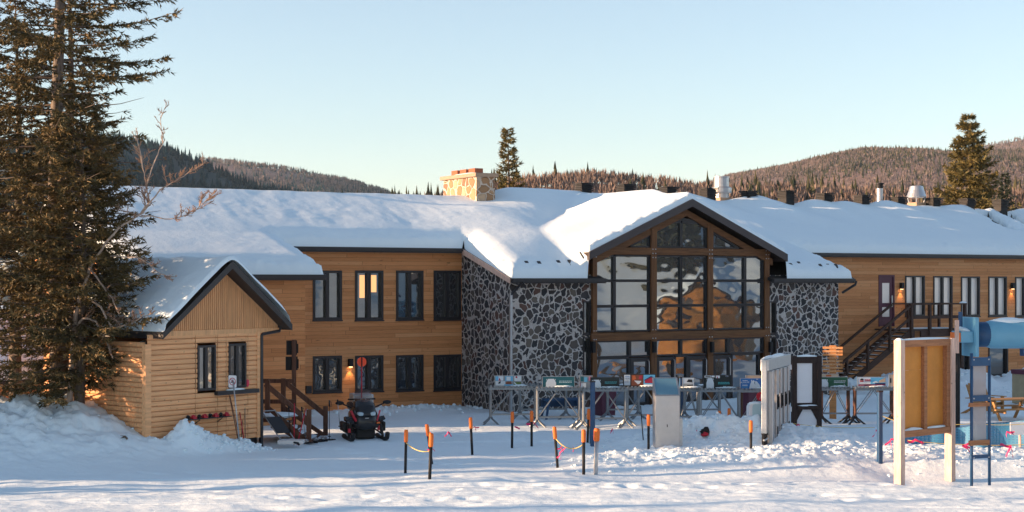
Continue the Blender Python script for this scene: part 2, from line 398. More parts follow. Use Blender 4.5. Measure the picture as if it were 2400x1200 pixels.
# ------------------------------------------------------------------ snow ground
U_ST0 = L(1193, 700, VS_)[0]; U_G0 = L(1390, 700, VS_)[0]; U_G1 = L(1800, 700, VS_)[0]; U_ST1 = L(1965, 700, VS_)[0]
U_AN1 = L(715, 700, VS_)[0]
def gauss(X, Y, cx, cy, sx, sy, a=0):
    c, s = math.cos(a), math.sin(a); dx = X - cx; dy = Y - cy
    p = (dx * c + dy * s) / sx; q = (-dx * s + dy * c) / sy
    return np.exp(-.5 * (p * p + q * q))
def ground_z(X, Y):
    X = np.asarray(X, float); Y = np.asarray(Y, float)
    z = .05 * fbm(X * .16, Y * .16, 1, 3) + .022 * fbm(X * .7, Y * .7, 2, 3)
    lump = fbm(X * 1.3, Y * 1.3, 5, 4, .6); chunk = np.abs(fbm(X * 3.6, Y * 3.6, 6, 3, .55))
    fg = sstep(37.5, 34.5, Y)                                       # groomed foreground
    z = z + fg * (.045 * perlin(X * .25 + .3 * Y, Y * .75, 8) + .028 * perlin(X * .6 + .2 * Y, Y * 1.7, 9) + .020 * perlin(X * 1.3, Y * 3.2, 10) + .010 * np.abs(fbm(X * 4, Y * 4, 11, 3)))
    # mound and bank on the left
    mound = 1.12 * gauss(X, Y, -13.4, 40.0, 1.9, 1.8) + .70 * gauss(X, Y, -10.9, 41.2, 1.3, 1.4) + .22 * gauss(X, Y, -10.3, 39.2, 1.3, .8) + .5 * gauss(X, Y, -17, 41, 3, 3)
    z = z + mound * (1 + .14 * lump) + .05 * chunk * np.clip(mound * 2.2, 0, 1)
    # ploughed pile against the hut
    w = (X - HO.x) * HN.x + (Y - HO.y) * HN.y; t = (X - HO.x) * HU.x + (Y - HO.y) * HU.y
    pile = np.exp(-.5 * ((w - .55) / .28) ** 2) * (  .50 * np.exp(-.5 * ((t - .85) / .6) ** 2) + .30 * sstep(.3, .9, t) * sstep(3.7, 2.6, t))
    z = z + pile * (.9 + .22 * lump) + .10 * chunk * np.clip(pile * 3, 0, 1)
    # heap between kiosk and lockers, ploughed berm on the right
    heap = .74 * gauss(X, Y, 5.6, 43.0, 1.45, .8) + .40 * gauss(X, Y, 8.3, 42.6, 1.2, 1.1)
    cy = 38.6 + .05 * X + .5 * perlin(X * .22, X * 0 + 3.3, 12)
    amp = sstep(.6, 2.4, X) * (.24 + .12 * perlin(X * .35, X * 0 + 1.7, 13))
    amp = amp * (1 - .35 * sstep(10, 12, X))
    berm = amp * np.exp(-.5 * ((Y - cy) / .75) ** 2) + .14 * sstep(3.2, 4.2, X) * np.exp(-.5 * ((Y - cy - 2.0) / 1.0) ** 2)
    hb = heap + berm
    z = z + hb * (1 + .22 * lump) + np.clip(hb * 4, 0, 1) * (.085 * chunk + .03 * np.abs(fbm(X * 6, Y * 6, 7, 2)) - .03)
    z = z - .13 * sstep(1, 3, X) * np.exp(-.5 * ((Y - 36.2 - .02 * X) / .55) ** 2)
    z = z - .17 * sstep(8.2, 9.6, X) * sstep(38.2, 37.4, Y) * sstep(34.5, 35.6, Y)
    # cleared snow along the lodge
    vv = (X - LO.x) * LN.x + (Y - LO.y) * LN.y; uu = (X - LO.x) * LU.x + (Y - LO.y) * LU.y
    n = .6 + .5 * fbm(uu * .6, vv * .8, 15, 3)
    bank = .22 * np.exp(-.5 * ((vv - 1.1) / .6) ** 2) * sstep(U_AN1 - 1, U_AN1 + 1, uu) * sstep(U_ST0 + .2, U_ST0 - 1.5, uu)
    bank = bank + .26 * np.exp(-.5 * ((vv - 4.3) / .7) ** 2) * sstep(U_ST0 - .5, U_ST0 + 1, uu) * sstep(U_ST1 + 2, U_ST1, uu) * .6
    bank = bank + (.85 * np.exp(-.5 * ((vv - 3.0) / 1.1) ** 2)) * sstep(U_ST1 + .3, U_ST1 + 1.8, uu)
    z = z + bank * np.clip(n, .2, 1.6) + np.clip(bank * 3, 0, 1) * .10 * chunk
    # low ridge lines across the yard
    z = z + .04 * np.exp(-((Y - 55.6 + .04 * X) / .10) ** 2) * sstep(-9, -7, X) * sstep(-2.5, -4, X)
    z = z + .03 * np.exp(-((Y - 43.9) / .10) ** 2) * sstep(-3, -1.5, X) * sstep(2.5, 1.2, X)
    far = sstep(70, 120, np.hypot(X, Y - 30))
    return z * (1 - far)
def gz(x, y): return float(ground_z(np.array([x]), np.array([y]))[0])
def G(x, y):
    """photo pixel -> point on the snow"""
    z = 0.0
    for _ in range(5):
        D = (CZ - z) * F / (y - HZ); z = gz((x - 1200) / F * D, D)
    return Vector(((x - 1200) / F * D, D, z))
def axis(dense, lo, hi, grow=1.16):
    a = list(dense); s = a[1] - a[0]; b = []
    p = a[0]; q = s
    while p > lo: q *= grow; p -= q; b.append(p)
    p = a[-1]; q = a[-1] - a[-2]; c = []
    while p < hi: q *= grow; p += q; c.append(p)
    return np.array(b[::-1] + a + c)
gx = axis(np.arange(-17.0, 19.5, .062), -6000, 6000)
gyd = [29.0]
while gyd[-1] < 62: gyd.append(gyd[-1] + .04 + .0024 * max(0, gyd[-1] - 36))
gy = axis(gyd, -3000, 9000)
GX, GY = np.meshgrid(gx, gy)
GZ = ground_z(GX, GY)
def press(x, y, a, lx, ly, d):
    i0, i1 = np.searchsorted(gx, [x - .6, x + .6]); j0, j1 = np.searchsorted(gy, [y - .6, y + .6]); s = np.s_[j0:j1, i0:i1]
    g = gauss(GX[s], GY[s], x, y, lx, ly, a); GZ[s] -= d * g; GZ[s] += d * .35 * gauss(GX[s], GY[s], x + lx * 1.7, y, lx, ly, a)
RP = np.random.RandomState(8)
for (xa, ya, xb, yb, n) in ((-9, 36.6, 12, 34.3, 34), (-3, 33.2, 9, 36.0, 22), (-6.5, 43.6, -1, 37.6, 26), (-2.0, 47.5, 3.5, 40.5, 30), (2, 34.2, 11, 32.0, 16), (-10, 34, 0, 31.6, 18), (-5.5, 45.5, 1, 46.5, 26)):   # boot prints
    for k in range(n):
        t = (k + .3 * RP.rand()) / n; press(xa + (xb - xa) * t + .12 * (-1) ** k * .5, ya + (yb - ya) * t + .14 * (-1) ** k + .25 * math.sin(t * 9) + RP.normal(0, .12), RP.uniform(-.4, .4), .13, .075, RP.uniform(.035, .06))
for c, s in ((35.4, .03), (33.9, -.02), (32.6, .05), (31.5, -.03), (35.0, .06)):                 # ski tracks
    for o in (0, .22):
        yy = c + o + s * GX + .25 * np.sin(GX * .35 + c); GZ -= .03 * np.exp(-.5 * ((GY - yy) / .045) ** 2) * (np.abs(GX) < 18)
yy = 35.35 + .02 * GX + .25 * np.sin(GX * .25); GZ -= .03 * sstep(.26, .20, np.abs(GY - yy)) * (.6 + .4 * np.sign(np.sin(GX * 26))) * (GX > 2) * (np.abs(GX) < 19)   # snowmobile track
nx, ny = len(gx), len(gy)
idx = np.arange(nx * ny).reshape(ny, nx)
fq = np.stack([idx[:-1, :-1], idx[:-1, 1:], idx[1:, 1:], idx[1:, :-1]], -1).reshape(-1, 4)
tag(npmesh('snow_ground', np.stack([GX, GY, GZ], -1).reshape(-1, 3), fq, M['snow'], smooth=True), kind='structure')
del GX, GY, GZ, fq, idx
# loose lumps left by the plough
def ico():
    import bmesh
    b = bmesh.new(); bmesh.ops.create_icosphere(b, subdivisions=1, radius=1)
    b.verts.index_update(); v = np.array([p.co[:] for p in b.verts]); f = np.array([[q.index for q in p.verts] for p in b.faces]); b.free(); return v, f
iv, if_ = ico()
def lumps(spots, seed):
    R = np.random.RandomState(seed); vs = []; fs = []; n = 0
    for x, y, r in spots:
        z = gz(x, y); q = iv * (1 + .35 * (R.rand(len(iv), 1) - .5)) * r * (.7 + .6 * R.rand(1, 3)); q = q * [1, 1, .75]
        vs.append(q + [x, y, z + r * .25]); fs.append(if_ + n); n += len(iv)
    return np.concatenate(vs), np.concatenate(fs)
sp = []
R_ = np.random.RandomState(5)
for i in range(300):
    x = R_.uniform(1.0, 13.5); y = 38.4 + .05 * x + R_.normal(0, .75); sp.append((x, y, R_.uniform(.015, .05) * R_.uniform(.6, 1.3)))
for i in range(150):
    t = R_.uniform(.2, 3.6); w = .6 + R_.normal(0, .25); p = HO + HU * t + HN * w; sp.append((p.x, p.y, R_.uniform(.02, .08)))
for i in range(130): sp.append((R_.normal(5.6, 1.2), R_.normal(42.7, .7), R_.uniform(.02, .06)))
for i in range(50): sp.append((R_.normal(-12, 2.2), R_.normal(39.2, .6), R_.uniform(.015, .05)))
for i in range(160):
    u = R_.uniform(U_ST1 + 1, U_ST1 + 14); p = LW(u, R_.normal(3.2, 1.0), 0); sp.append((p.x, p.y, R_.uniform(.05, .16)))
for i in range(90):
    u = R_.uniform(U_AN1, U_ST0); p = LW(u, R_.normal(1.3, .45), 0); sp.append((p.x, p.y, R_.uniform(.03, .1)))
v_, f_ = lumps(sp, 3)
tag(npmesh('snow_lumps', v_, f_, M['snow'], smooth=True), kind='stuff')

# ------------------------------------------------------------------ hills with their woods
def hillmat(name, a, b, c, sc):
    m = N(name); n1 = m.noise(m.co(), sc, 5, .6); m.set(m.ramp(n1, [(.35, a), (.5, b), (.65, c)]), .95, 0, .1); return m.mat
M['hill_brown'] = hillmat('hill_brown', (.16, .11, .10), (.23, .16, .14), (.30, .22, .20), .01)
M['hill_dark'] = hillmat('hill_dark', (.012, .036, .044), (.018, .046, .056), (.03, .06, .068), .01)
def woodmat(name, a, b, c, sc):
    m = N(name); g = m.n('NewGeometry'); r = g.outputs['Random Per Island']; n1 = m.noise(m.co(), sc, 3, .6)
    f = m.math('ADD', m.math('MULTIPLY', r, .55), m.math('MULTIPLY', n1, .45)); m.set(m.ramp(f, [(.3, a), (.5, b), (.72, c)]), .95, 0, .05); return m.mat
M['wood_bare'] = woodmat('bare_wood', (.125, .098, .092), (.185, .147, .136), (.27, .22, .205), .006)
M['wood_bare_near'] = woodmat('bare_wood_near', (.14, .104, .092), (.195, .146, .126), (.26, .205, .178), .03)
M['wood_spruce'] = woodmat('spruce_wood', (.026, .034, .022), (.045, .050, .030), (.075, .07, .04), .01)
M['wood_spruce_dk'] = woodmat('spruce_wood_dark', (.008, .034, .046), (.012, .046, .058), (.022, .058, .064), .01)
def spruce_pts(P, Ht, Wd, R, tiers=4, seg=6):
    """many little spruces as one (v, f3): P (n,3) bases"""
    n = len(P); vs = []; fs = []; base = 0
    a0 = R.rand(n) * 6.28
    for k in range(tiers):
        h0 = .08 + .80 * k / tiers; h1 = min(1.0, h0 + 1.55 / tiers) if k < tiers - 1 else 1.0
        rr = (1 - k / tiers) ** .9
        V = np.zeros((n, seg + 1, 3))
        V[:, 0] = P + np.stack([np.zeros(n), np.zeros(n), Ht * h1], -1)
        for s in range(seg):
            a = a0 + 2 * math.pi * s / seg + k * .5; q = Wd * rr * (.55 + .9 * R.rand(n))
            V[:, s + 1] = P + np.stack([np.cos(a) * q, np.sin(a) * q, Ht * (h0 + .10 * (R.rand(n) - .6))], -1)
        b = np.arange(n)[:, None] * (seg + 1) + base
        for s in range(seg): fs.append(np.concatenate([b, b + 1 + s, b + 1 + (s + 1) % seg], 1))
        vs.append(V.reshape(-1, 3)); base += n * (seg + 1)
    return np.concatenate(vs), np.concatenate(fs)
def bare_pts(P, Ht, Wd, R, nb=13):
    """bare broadleaf trees: a thin stem and upright sprays"""
    n = len(P); vs = []; fs = []; base = 0
    for k in range(nb):
        a = R.rand(n) * 6.28; q = Wd * R.rand(n) * (1 if k else 0); h0 = Ht * (.15 + .35 * R.rand(n)) * (1 if k else 0); h1 = Ht * (.6 + .4 * R.rand(n))
        ww = Wd * (.05 + .10 * R.rand(n)) * (1 if k else .5); b = R.rand(n) * 6.28
        c = np.stack([np.cos(b) * ww, np.sin(b) * ww, np.zeros(n)], -1)
        lo = P + np.stack([np.cos(a) * q * .25, np.sin(a) * q * .25, h0], -1); hi = P + np.stack([np.cos(a) * q, np.sin(a) * q, h1], -1)
        mid = lo * .45 + hi * .55
        V = np.stack([lo, mid - c, hi, mid + c], 1); vs.append(V.reshape(-1, 3))
        i = np.arange(n)[:, None] * 4 + base; fs.append(np.concatenate([i, i + 1, i + 2], 1)); fs.append(np.concatenate([i, i + 2, i + 3], 1)); base += n * 4
    return np.concatenate(vs), np.concatenate(fs)
def hill(name, crest, D, depth, mats, ground, R, n_bare, n_spr, hb, hs, back=.6, label=None, rough=0.02, dead=0):
    """crest: photo pixels of the ground line of the skyline at distance D; the slope starts at D - depth"""
    cx = np.array([(c[0] - 1200) / F * D for c in crest]); cz = np.array([CZ + (HZ - c[1]) / F * D for c in crest])
    def surf(X, s):            # s 0 at foot .. 1 at crest .. 1+back behind
        zc = np.interp(X, cx, cz); k = np.where(s <= 1, sstep(-.15, 1.05, s) ** 1.1, 1 - .5 * np.clip((s - 1) / back, 0, 1) ** 1.5)
        w = np.clip(s * (1.15 - s) * 4, 0, 1); u = X / depth
        return zc * k * (1 + rough * 6 * w * fbm(u * 3, s * 2.2, 31, 3))
    xs = np.linspace(cx[0], cx[-1], 150); ss = np.linspace(-.12, 1 + back, 46)
    XX, SS = np.meshgrid(xs, ss); YY = D - depth + depth * SS; ZZ = surf(XX, SS); ZZ[0] = -3
    i = np.arange(XX.size).reshape(XX.shape); q = np.stack([i[:-1, :-1], i[:-1, 1:], i[1:, 1:], i[1:, :-1]], -1).reshape(-1, 4)
    tag(npmesh(name, np.stack([XX, YY, ZZ], -1).reshape(-1, 3), q, M[ground], smooth=True), kind='structure')
    def scatter(n, clump, thr):
        X = R.uniform(cx[0], cx[-1], n * 3); s = R.uniform(.15, 1.02, n * 3) ** .8; u = X / depth
        k = fbm(u * 4, s * 4, clump, 3) + .35 * R.randn(n * 3) > thr; X = X[k][:n]; s = s[k][:n]
        return np.stack([X, D - depth + depth * s, surf(X, s)], -1)
    vs = []; fs = []; mi = []; n0 = 0
    if n_bare:
        P = scatter(n_bare, 41, -.25); v, f = bare_pts(P, hb * R.uniform(.7, 1.25, len(P)), hb * .34, R); vs.append(v); fs.append(f); mi.append(np.zeros(len(f))); n0 = len(v)
    if n_spr:
        P = scatter(n_spr, 47, .0)
        nc = max(10, int(n_spr * .05)); X = R.uniform(cx[0], cx[-1], nc); s = R.uniform(.97, 1.03, nc); P = np.concatenate([P, np.stack([X, D - depth + depth * s, surf(X, s)], -1)])
        v, f = spruce_pts(P, hs * R.uniform(.55, 1.3, len(P)), hs * .17, R); vs.append(v); fs.append(f + n0); mi.append(np.ones(len(f)))
    tag(npmesh(label, np.concatenate(vs), np.concatenate(fs), [M[mats[0]], M[mats[1]]], mi=np.concatenate(mi)), kind='stuff')
RH = np.random.RandomState(11)
hill('hills', [(1500,520),(1640,450),(1700,424),(1745,414),(1800,400),(1850,386),(1960,366),(2080,361),(2200,367),(2300,362),(2420,352),(2700,345)], 1500, 900,
     ('wood_bare', 'wood_spruce'), 'hill_brown', RH, 27000, 7500, 4.3, 5.6, label='hill_forest')
hill('hills', [(2000,520),(2150,420),(2290,352),(2330,342),(2400,330),(2550,315),(2800,300)], 2300, 700,
     ('wood_bare', 'wood_spruce'), 'hill_brown', RH, 9000, 2200, 6.5, 7, label='hill_forest')
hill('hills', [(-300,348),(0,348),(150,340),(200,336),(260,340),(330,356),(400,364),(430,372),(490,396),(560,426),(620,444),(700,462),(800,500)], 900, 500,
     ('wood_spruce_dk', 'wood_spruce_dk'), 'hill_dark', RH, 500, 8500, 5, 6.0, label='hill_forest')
hill('hills', [(200,420),(400,396),(500,392),(560,394),(650,396),(720,404),(800,418),(880,441),(950,461),(1050,500),(1200,540)], 1900, 800,
     ('wood_bare', 'wood_spruce_dk'), 'hill_brown', RH, 7000, 7000, 6.5, 7, label='hill_forest')
hill('hills', [(780,500),(900,484),(960,478),(1050,466),(1200,448),(1300,446),(1400,448),(1500,456),(1600,462),(1700,464),(1800,462),(1950,466),(2100,470),(2300,478),(2500,470)], 330, 160,
     ('wood_bare_near', 'wood_spruce'), 'hill_brown', RH, 6000, 420, 3.0, 4.6, label='forest_edge')
# ------------------------------------------------------------------ lodge
lodge = thing('lodge', 'long wooden ski lodge with stone wings, glazed gable and deep snow on its roof', 'lodge', LO, LA)
def uv(u, v, z): return (u, -v, z)            # lodge local coordinates
def wall(name, mat, u0, u1, z0, z1, v, holes=(), parent=lodge, depth=.16, thick=.2):
    """front wall on plane v with window openings (u0,u1,z0,z1) and their reveals"""
    us = sorted({u0, u1, *[h[0] for h in holes], *[h[1] for h in holes]}); zs = sorted({z0, z1, *[h[2] for h in holes], *[h[3] for h in holes]})
    us = [u for u in us if u0 <= u <= u1]; zs = [z for z in zs if z0 <= z <= z1]
    b = MB()
    for i in range(len(us) - 1):
        for j in range(len(zs) - 1):
            cu = (us[i] + us[i+1]) / 2; cz = (zs[j] + zs[j+1]) / 2
            if any(h[0] < cu < h[1] and h[2] < cz < h[3] for h in holes): continue
            b.add([uv(us[i], v, zs[j]), uv(us[i+1], v, zs[j]), uv(us[i+1], v, zs[j+1]), uv(us[i], v, zs[j+1])], [(0,1,2,3)])
    for h in holes:
        a, c, e, g = h; w = v - depth
        b.add([uv(a,v,e), uv(a,v,g), uv(a,w,g), uv(a,w,e)], [(0,1,2,3)]); b.add([uv(c,v,e), uv(c,w,e), uv(c,w,g), uv(c,v,g)], [(0,1,2,3)])
        b.add([uv(a,v,g), uv(c,v,g), uv(c,w,g), uv(a,w,g)], [(0,1,2,3)]); b.add([uv(a,v,e), uv(a,w,e), uv(c,w,e), uv(c,v,e)], [(0,1,2,3)])
    return b.build(name, mat, parent)
def ring(b, u0, u1, z0, z1, va, vb, w):
    b.box(u0, u0+w, -va, -vb, z0, z1); b.box(u1-w, u1, -va, -vb, z0, z1)
    b.box(u0+w, u1-w, -va, -vb, z1-w, z1); b.box(u0+w, u1-w, -va, -vb, z0, z0+w)
def window(r, v, gl, mull=.5, w=.09, sash=True, blind=None, parent=lodge):
    u0, u1, z0, z1 = r
    b = MB(); ring(b, u0, u1, z0, z1, v-.15, v+.03, w)
    um = u0 + (u1 - u0) * mull
    if sash: b.box(um - w*.75, um + w*.75, -(v-.15), -(v+.015), z0 + w, z1 - w)
    fr = b.build('window', M['frame'], parent)
    for a, c in ((u0 + w, um - w*.75), (um + w*.75, u1 - w)) if sash else ((u0 + w, u1 - w),):
        p = MB(); vp = v - .10
        p.box(a, c, -vp, -(vp - .012), z0 + w, z1 - w); p.build('pane', gl, fr)
    s = MB(); s.box(u0 - .02, u1 + .02, -(v-.02), -(v+.06), z0 - .045, z0 - .002); s.build('sill', M['frame'], fr)
    return fr
def rect(x0, y0, x1, y1, v):
    a = L(x0, y0, v); b = L(x1, y1, v); c = L(x0, y1, v); d = L(x1, y0, v)
    return (a[0], b[0], (b[1] + c[1]) / 2, (a[1] + d[1]) / 2)

# --- levels
ZE = (L(690, 583, .35)[1] + L(1085, 588, .35)[1] + L(1925, 590, .35)[1] + L(2395, 596, .35)[1]) / 4      # main eave
SL = .41; VR = -4.7                                                          # roof slope, ridge line
ZR = ZE + SL * (.35 - VR); SLL = .345; ZRL = ZE + SLL * (.35 - VR); UM = L(1150, 470, VR)[0]   # the left half has a lower ridge
UL, UR = L(230, 600, 0)[0], L(2400, 600, 0)[0] + 14.0
U0 = L(1082, 700, 0)[0]; U1 = U_ST1
# --- left wing
lw_holes = [rect(733, 634, 801, 750, 0), rect(832, 634, 898, 750, 0), rect(928, 634, 992, 749, 0), rect(1016, 634, 1080, 749, 0),
            rect(733, 834, 801, 919, 0), rect(832, 833, 898, 917, 0), rect(928, 832, 992, 915, 0), rect(1016, 831, 1080, 914, 0)]
wall('left_wing_wall', M['siding'], U_AN1 - .3, U0 + .05, -.6, ZE + .1, 0, lw_holes)
gls = ['glass', 'glass', 'glass', 'glass', 'glass', 'glass', 'glass', 'glass']
for h, g in zip(lw_holes, gls): window(h, 0, M[g])
# glowing strips painted as warm sun reflections on the second upper window
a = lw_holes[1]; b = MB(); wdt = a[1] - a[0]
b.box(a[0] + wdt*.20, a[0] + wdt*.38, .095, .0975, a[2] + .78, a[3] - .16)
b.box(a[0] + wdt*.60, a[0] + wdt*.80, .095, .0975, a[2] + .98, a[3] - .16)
b.build('sun_glint_strip', M['glint_warm'], lodge)
# --- annex (low eave in front of the left wing)
ZA = L(700, 645, VS_ + .35)[1]
wall('annex_wall', M['siding'], UL + 1.0, U_AN1, -.6, ZA + .1, VS_)
b = MB(); b.add([uv(U_AN1, VS_, -.6), uv(U_AN1, 0, -.6), uv(U_AN1, 0, ZE), uv(U_AN1, VS_, ZA)], [(0,1,2,3)]); b.build('annex_side_wall', M['siding'], lodge)
# --- stone wings
ZS = (L(1300, 660, VS_ + .35)[1] + L(1900, 648, VS_ + .35)[1]) / 2
sh = [rect(1366, 706, 1384, 783, VS_), rect(1366, 790, 1384, 884, VS_)]
wall('stone_wall', M['stone'], U_ST0, U_G0 + .02, -.6, ZS + .15, VS_, sh)
sh2 = [rect(1802, 706, 1819, 783, VS_), rect(1802, 790, 1819, 884, VS_)]
wall('stone_wall', M['stone'], U_G1 - .02, U_ST1, -.6, ZS + .15, VS_, sh2)
for h in sh + sh2: window(h, VS_, M['glass'], w=.05, sash=False)
b = MB(); b.add([uv(U_ST0, 0, -.6), uv(U_ST0, VS_, -.6), uv(U_ST0, VS_, ZS + .12), uv(U_ST0, 0, ZE - .0)], [(0,1,2,3)]); b.build('stone_side_wall', M['stone'], lodge)
b = MB(); b.add([uv(U_ST1, VS_, -.6), uv(U_ST1, 0, -.6), uv(U_ST1, 0, ZE), uv(U_ST1, VS_, ZS + .12)], [(0,1,2,3)]); b.build('stone_side_wall', M['stone'], lodge)
# --- right wing
door = rect(2060, 646, 2095, 765, 0)
rw = [rect(2121, 646, 2167, 741, 0), rect(2187, 647, 2232, 741, 0), rect(2252, 648, 2296, 741, 0), rect(2316, 648, 2359, 741, 0), rect(2379, 649, 2422, 742, 0)]
rl = [rect(2243, 806, 2272, 884, 0), rect(2316, 806, 2362, 880, 0)]
wall('right_wing_wall', M['siding'], U1 - .05, UR, -.6, ZE + .1, 0, [door] + rw + rl)
for h in rw: window(h, 0, M['glass_blind'], w=.07)
for h in rl: window(h, 0, M['glass'], w=.08, sash=False)
dr = MB(); du0, du1, dz0, dz1 = door
gx0, gx1 = du0 + (du1-du0)*.24, du0 + (du1-du0)*.76; gzs = [dz0 + .42, dz0 + 1.0, dz1 - .30]
dz_ = [dz0 + .02, dz0 + .42, dz0 + .84, dz0 + 1.02, dz1 - .32, dz1 - .02]
for (a, c, e, g) in ((du0+.02, gx0, dz_[0], dz_[5]), (gx1, du1-.02, dz_[0], dz_[5]), (gx0, gx1, dz_[0], dz_[1]), (gx0, gx1, dz_[2], dz_[3]), (gx0, gx1, dz_[4], dz_[5])):
    dr.box(a, c, .02, .09, e, g)
dr.box(du0-.03, du0+.04, -.02, .12, dz0, dz1+.03); dr.box(du1-.04, du1+.03, -.02, .12, dz0, dz1+.03); dr.box(du0+.04, du1-.04, -.02, .12, dz1-.04, dz1+.03)
do = dr.build('door', M['plum'], lodge)
MB().box(gx0, gx1, .05, .06, dz_[1], dz_[2]).box(gx0, gx1, .05, .06, dz_[3], dz_[4]).build('door_glass', M['glass_blind'], do)
MB().box(du1-.17, du1-.12, -.06, -.02, dz0+.85, dz0+1.35).box(du1-.16, du1-.13, -.02, .02, dz0+.9, dz0+.95).box(du1-.16, du1-.13, -.02, .02, dz0+1.25, dz0+1.3).build('door_handle', M['alu'], do)
# end and back walls
b = MB(); b.add([uv(UL, .0, -.6), uv(UL, 2*VR, -.6), uv(UL, 2*VR, ZE), uv(UL, VR, ZR - .1), uv(UL, 0, ZE)], [(0,1,2,3,4)])
b.add([uv(UR, 2*VR, -.6), uv(UR, 0, -.6), uv(UR, 0, ZE), uv(UR, VR, ZR - .1), uv(UR, 2*VR, ZE)], [(0,1,2,3,4)])
b.add([uv(UR, 2*VR, -.6), uv(UL, 2*VR, -.6), uv(UL, 2*VR, ZE), uv(UR, 2*VR, ZE)], [(3,2,1,0)]); b.build('back_wall', M['siding'], lodge)
# --- wall lamps (lit)
def lamp(x, y, v=0.0, power=9):
    u, z = L(x, y, v); b = MB(); b.box(u-.075, u+.075, -(v+.03), -(v+.17), z-.14, z+.14); b.box(u-.045, u+.045, -v, -(v+.03), z-.05, z+.05)
    o = b.build('wall_lamp', M['black'], lodge)
    MB().box(u-.05, u+.05, -(v+.05), -(v+.15), z-.148, z-.143).build('lamp_lens', M['lens'], o)
    li = bpy.data.lights.new('wall_lamp_light', 'SPOT'); li.energy = power; li.color = (1, .55, .22); li.spot_size = math.radians(75); li.spot_blend = .6; li.shadow_soft_size = .03
    lo = bpy.data.objects.new('wall_lamp_light', li); SC.collection.objects.link(lo); lo.parent = o; lo.location = uv(u, v+.10, z-.16)
M['lens'] = emit('lamp_lens', (1, .6, .28), 6)
lamp(819, 850); lamp(2110, 670); lamp(2370, 670)
u, z = L(722, 913, 0); MB().box(u-.1, u+.1, -.1, -.003, z-.13, z+.13).build('meter_box', M['dark'], lodge)
# --- glazed gable
VG = VS_ + .02
def P2(x, y): return L(x, y, VG)
bm_ = MB()
zb0 = (P2(1500, 598)[1] + P2(1700, 598)[1]) / 2; zb1 = (P2(1500, 582)[1] + P2(1700, 582)[1]) / 2       # upper beam
zc0 = (P2(1500, 794)[1] + P2(1700, 794)[1]) / 2; zc1 = (P2(1500, 776)[1] + P2(1700, 776)[1]) / 2       # lower beam
px = [(1386, 1396), (1523, 1536), (1656, 1668), (1789, 1800)]
pu = [(P2(a, 700)[0], P2(c, 700)[0]) for a, c in px]
apx = P2(1598, 492); sg_ref = P2(1390, 585)
UC = apx[0]; ZG = L(1612, 467, VG + .4)[1]; zl = L(1380, 591, VG + .4); zr_ = L(1845, 598, VG + .4)
HW = (zr_[0] - zl[0]) / 2; SG = (ZG - (zl[1] + zr_[1]) / 2) / HW; UC = (zl[0] + zr_[0]) / 2
def groof(u): return ZG - SG * abs(u - UC)
def gbot(u): return groof(u) - .34
po = []
for i, (a, c) in enumerate(pu):
    top = gbot((a + c) / 2) - .05
    b = MB(); b.box(a, c, -(VG - .12), -(VG + .10), -.5, zc0); b.box(a, c, -(VG - .12), -(VG + .10), zc1, zb0); b.box(a, c, -(VG - .12), -(VG + .10), zb1, max(top, zb1 + .02))
    o = b.build('post', M['post'], lodge)
    bt = MB()
    for zz in (zb1 - .05, zb0 + .05, zb0 - .1, zc1 + .08, zc0 + .05):
        for uu_ in (a + (c-a)*.25, a + (c-a)*.75): bt.box(uu_-.018, uu_+.018, -(VG+.10), -(VG+.115), zz-.018, zz+.018)
    bt.build('bolt', M['galv'], o)
for z0, z1, nm in ((zb0, zb1, 'beam'), (zc0, zc1, 'beam')):
    MB().box(pu[0][0] - .05, pu[3][1] + .05, -(VG - .10), -(VG + .085), z0, z1).build(nm, M['beam'], lodge)
for sgn in (-1, 1):                            # rafters under the roof edge
    b = MB(); e = UC + sgn * (HW - .45)
    b.prism([uv(UC, VG - .1, ZG - .36), uv(e, VG - .1, groof(e) - .36), uv(e, VG - .1, groof(e) - .60), uv(UC, VG - .1, ZG - .60)], uv(0, .18, 0))
    b.build('rafter', M['beam'], lodge)
def pane(poly, gl, fw=.045, name='window'):
    """poly: list of (u,z) counter-clockwise; frame of bars and glass behind it"""
    b = MB(); n = len(poly)
    for i in range(n):
        p, q = poly[i], poly[(i + 1) % n]
        b.bar(uv(p[0], VG - .02, p[1]), uv(q[0], VG - .02, q[1]), .10, fw * 1.5, up=(0, 1, 0)) if False else b.bar(uv(p[0], VG - .02, p[1]), uv(q[0], VG - .02, q[1]), fw * 1.35, .10, up=(0, 1, 0))
    o = b.build(name, M['frame'], lodge)
    g = MB(); g.prism([uv(p[0], VG - .05, p[1]) for p in poly], uv(0, -.012, 0)); g.build('pane', gl, o); return o
# rows of big panes between the beams; columns by photo pixel
cols = [(1397, 1438), (1441, 1522), (1537, 1595), (1597, 1656), (1669, 1744), (1747, 1788)]
yz = [600, 658, 716, 772]; zrow = [zb0 - .03] + [(P2(1500, y)[1] + P2(1700, y)[1]) / 2 for y in yz[1:3]] + [zc1 + .03]
GH = M['glass_hall']
for a, c in cols:
    ua, ub = P2(a, 700)[0], P2(c, 700)[0]
    for j in range(3):
        t, bt = zrow[j], zrow[j + 1]; pane([(ua, bt + .02), (ub, bt + .02), (ub, t - .02), (ua, t - .02)], GH)
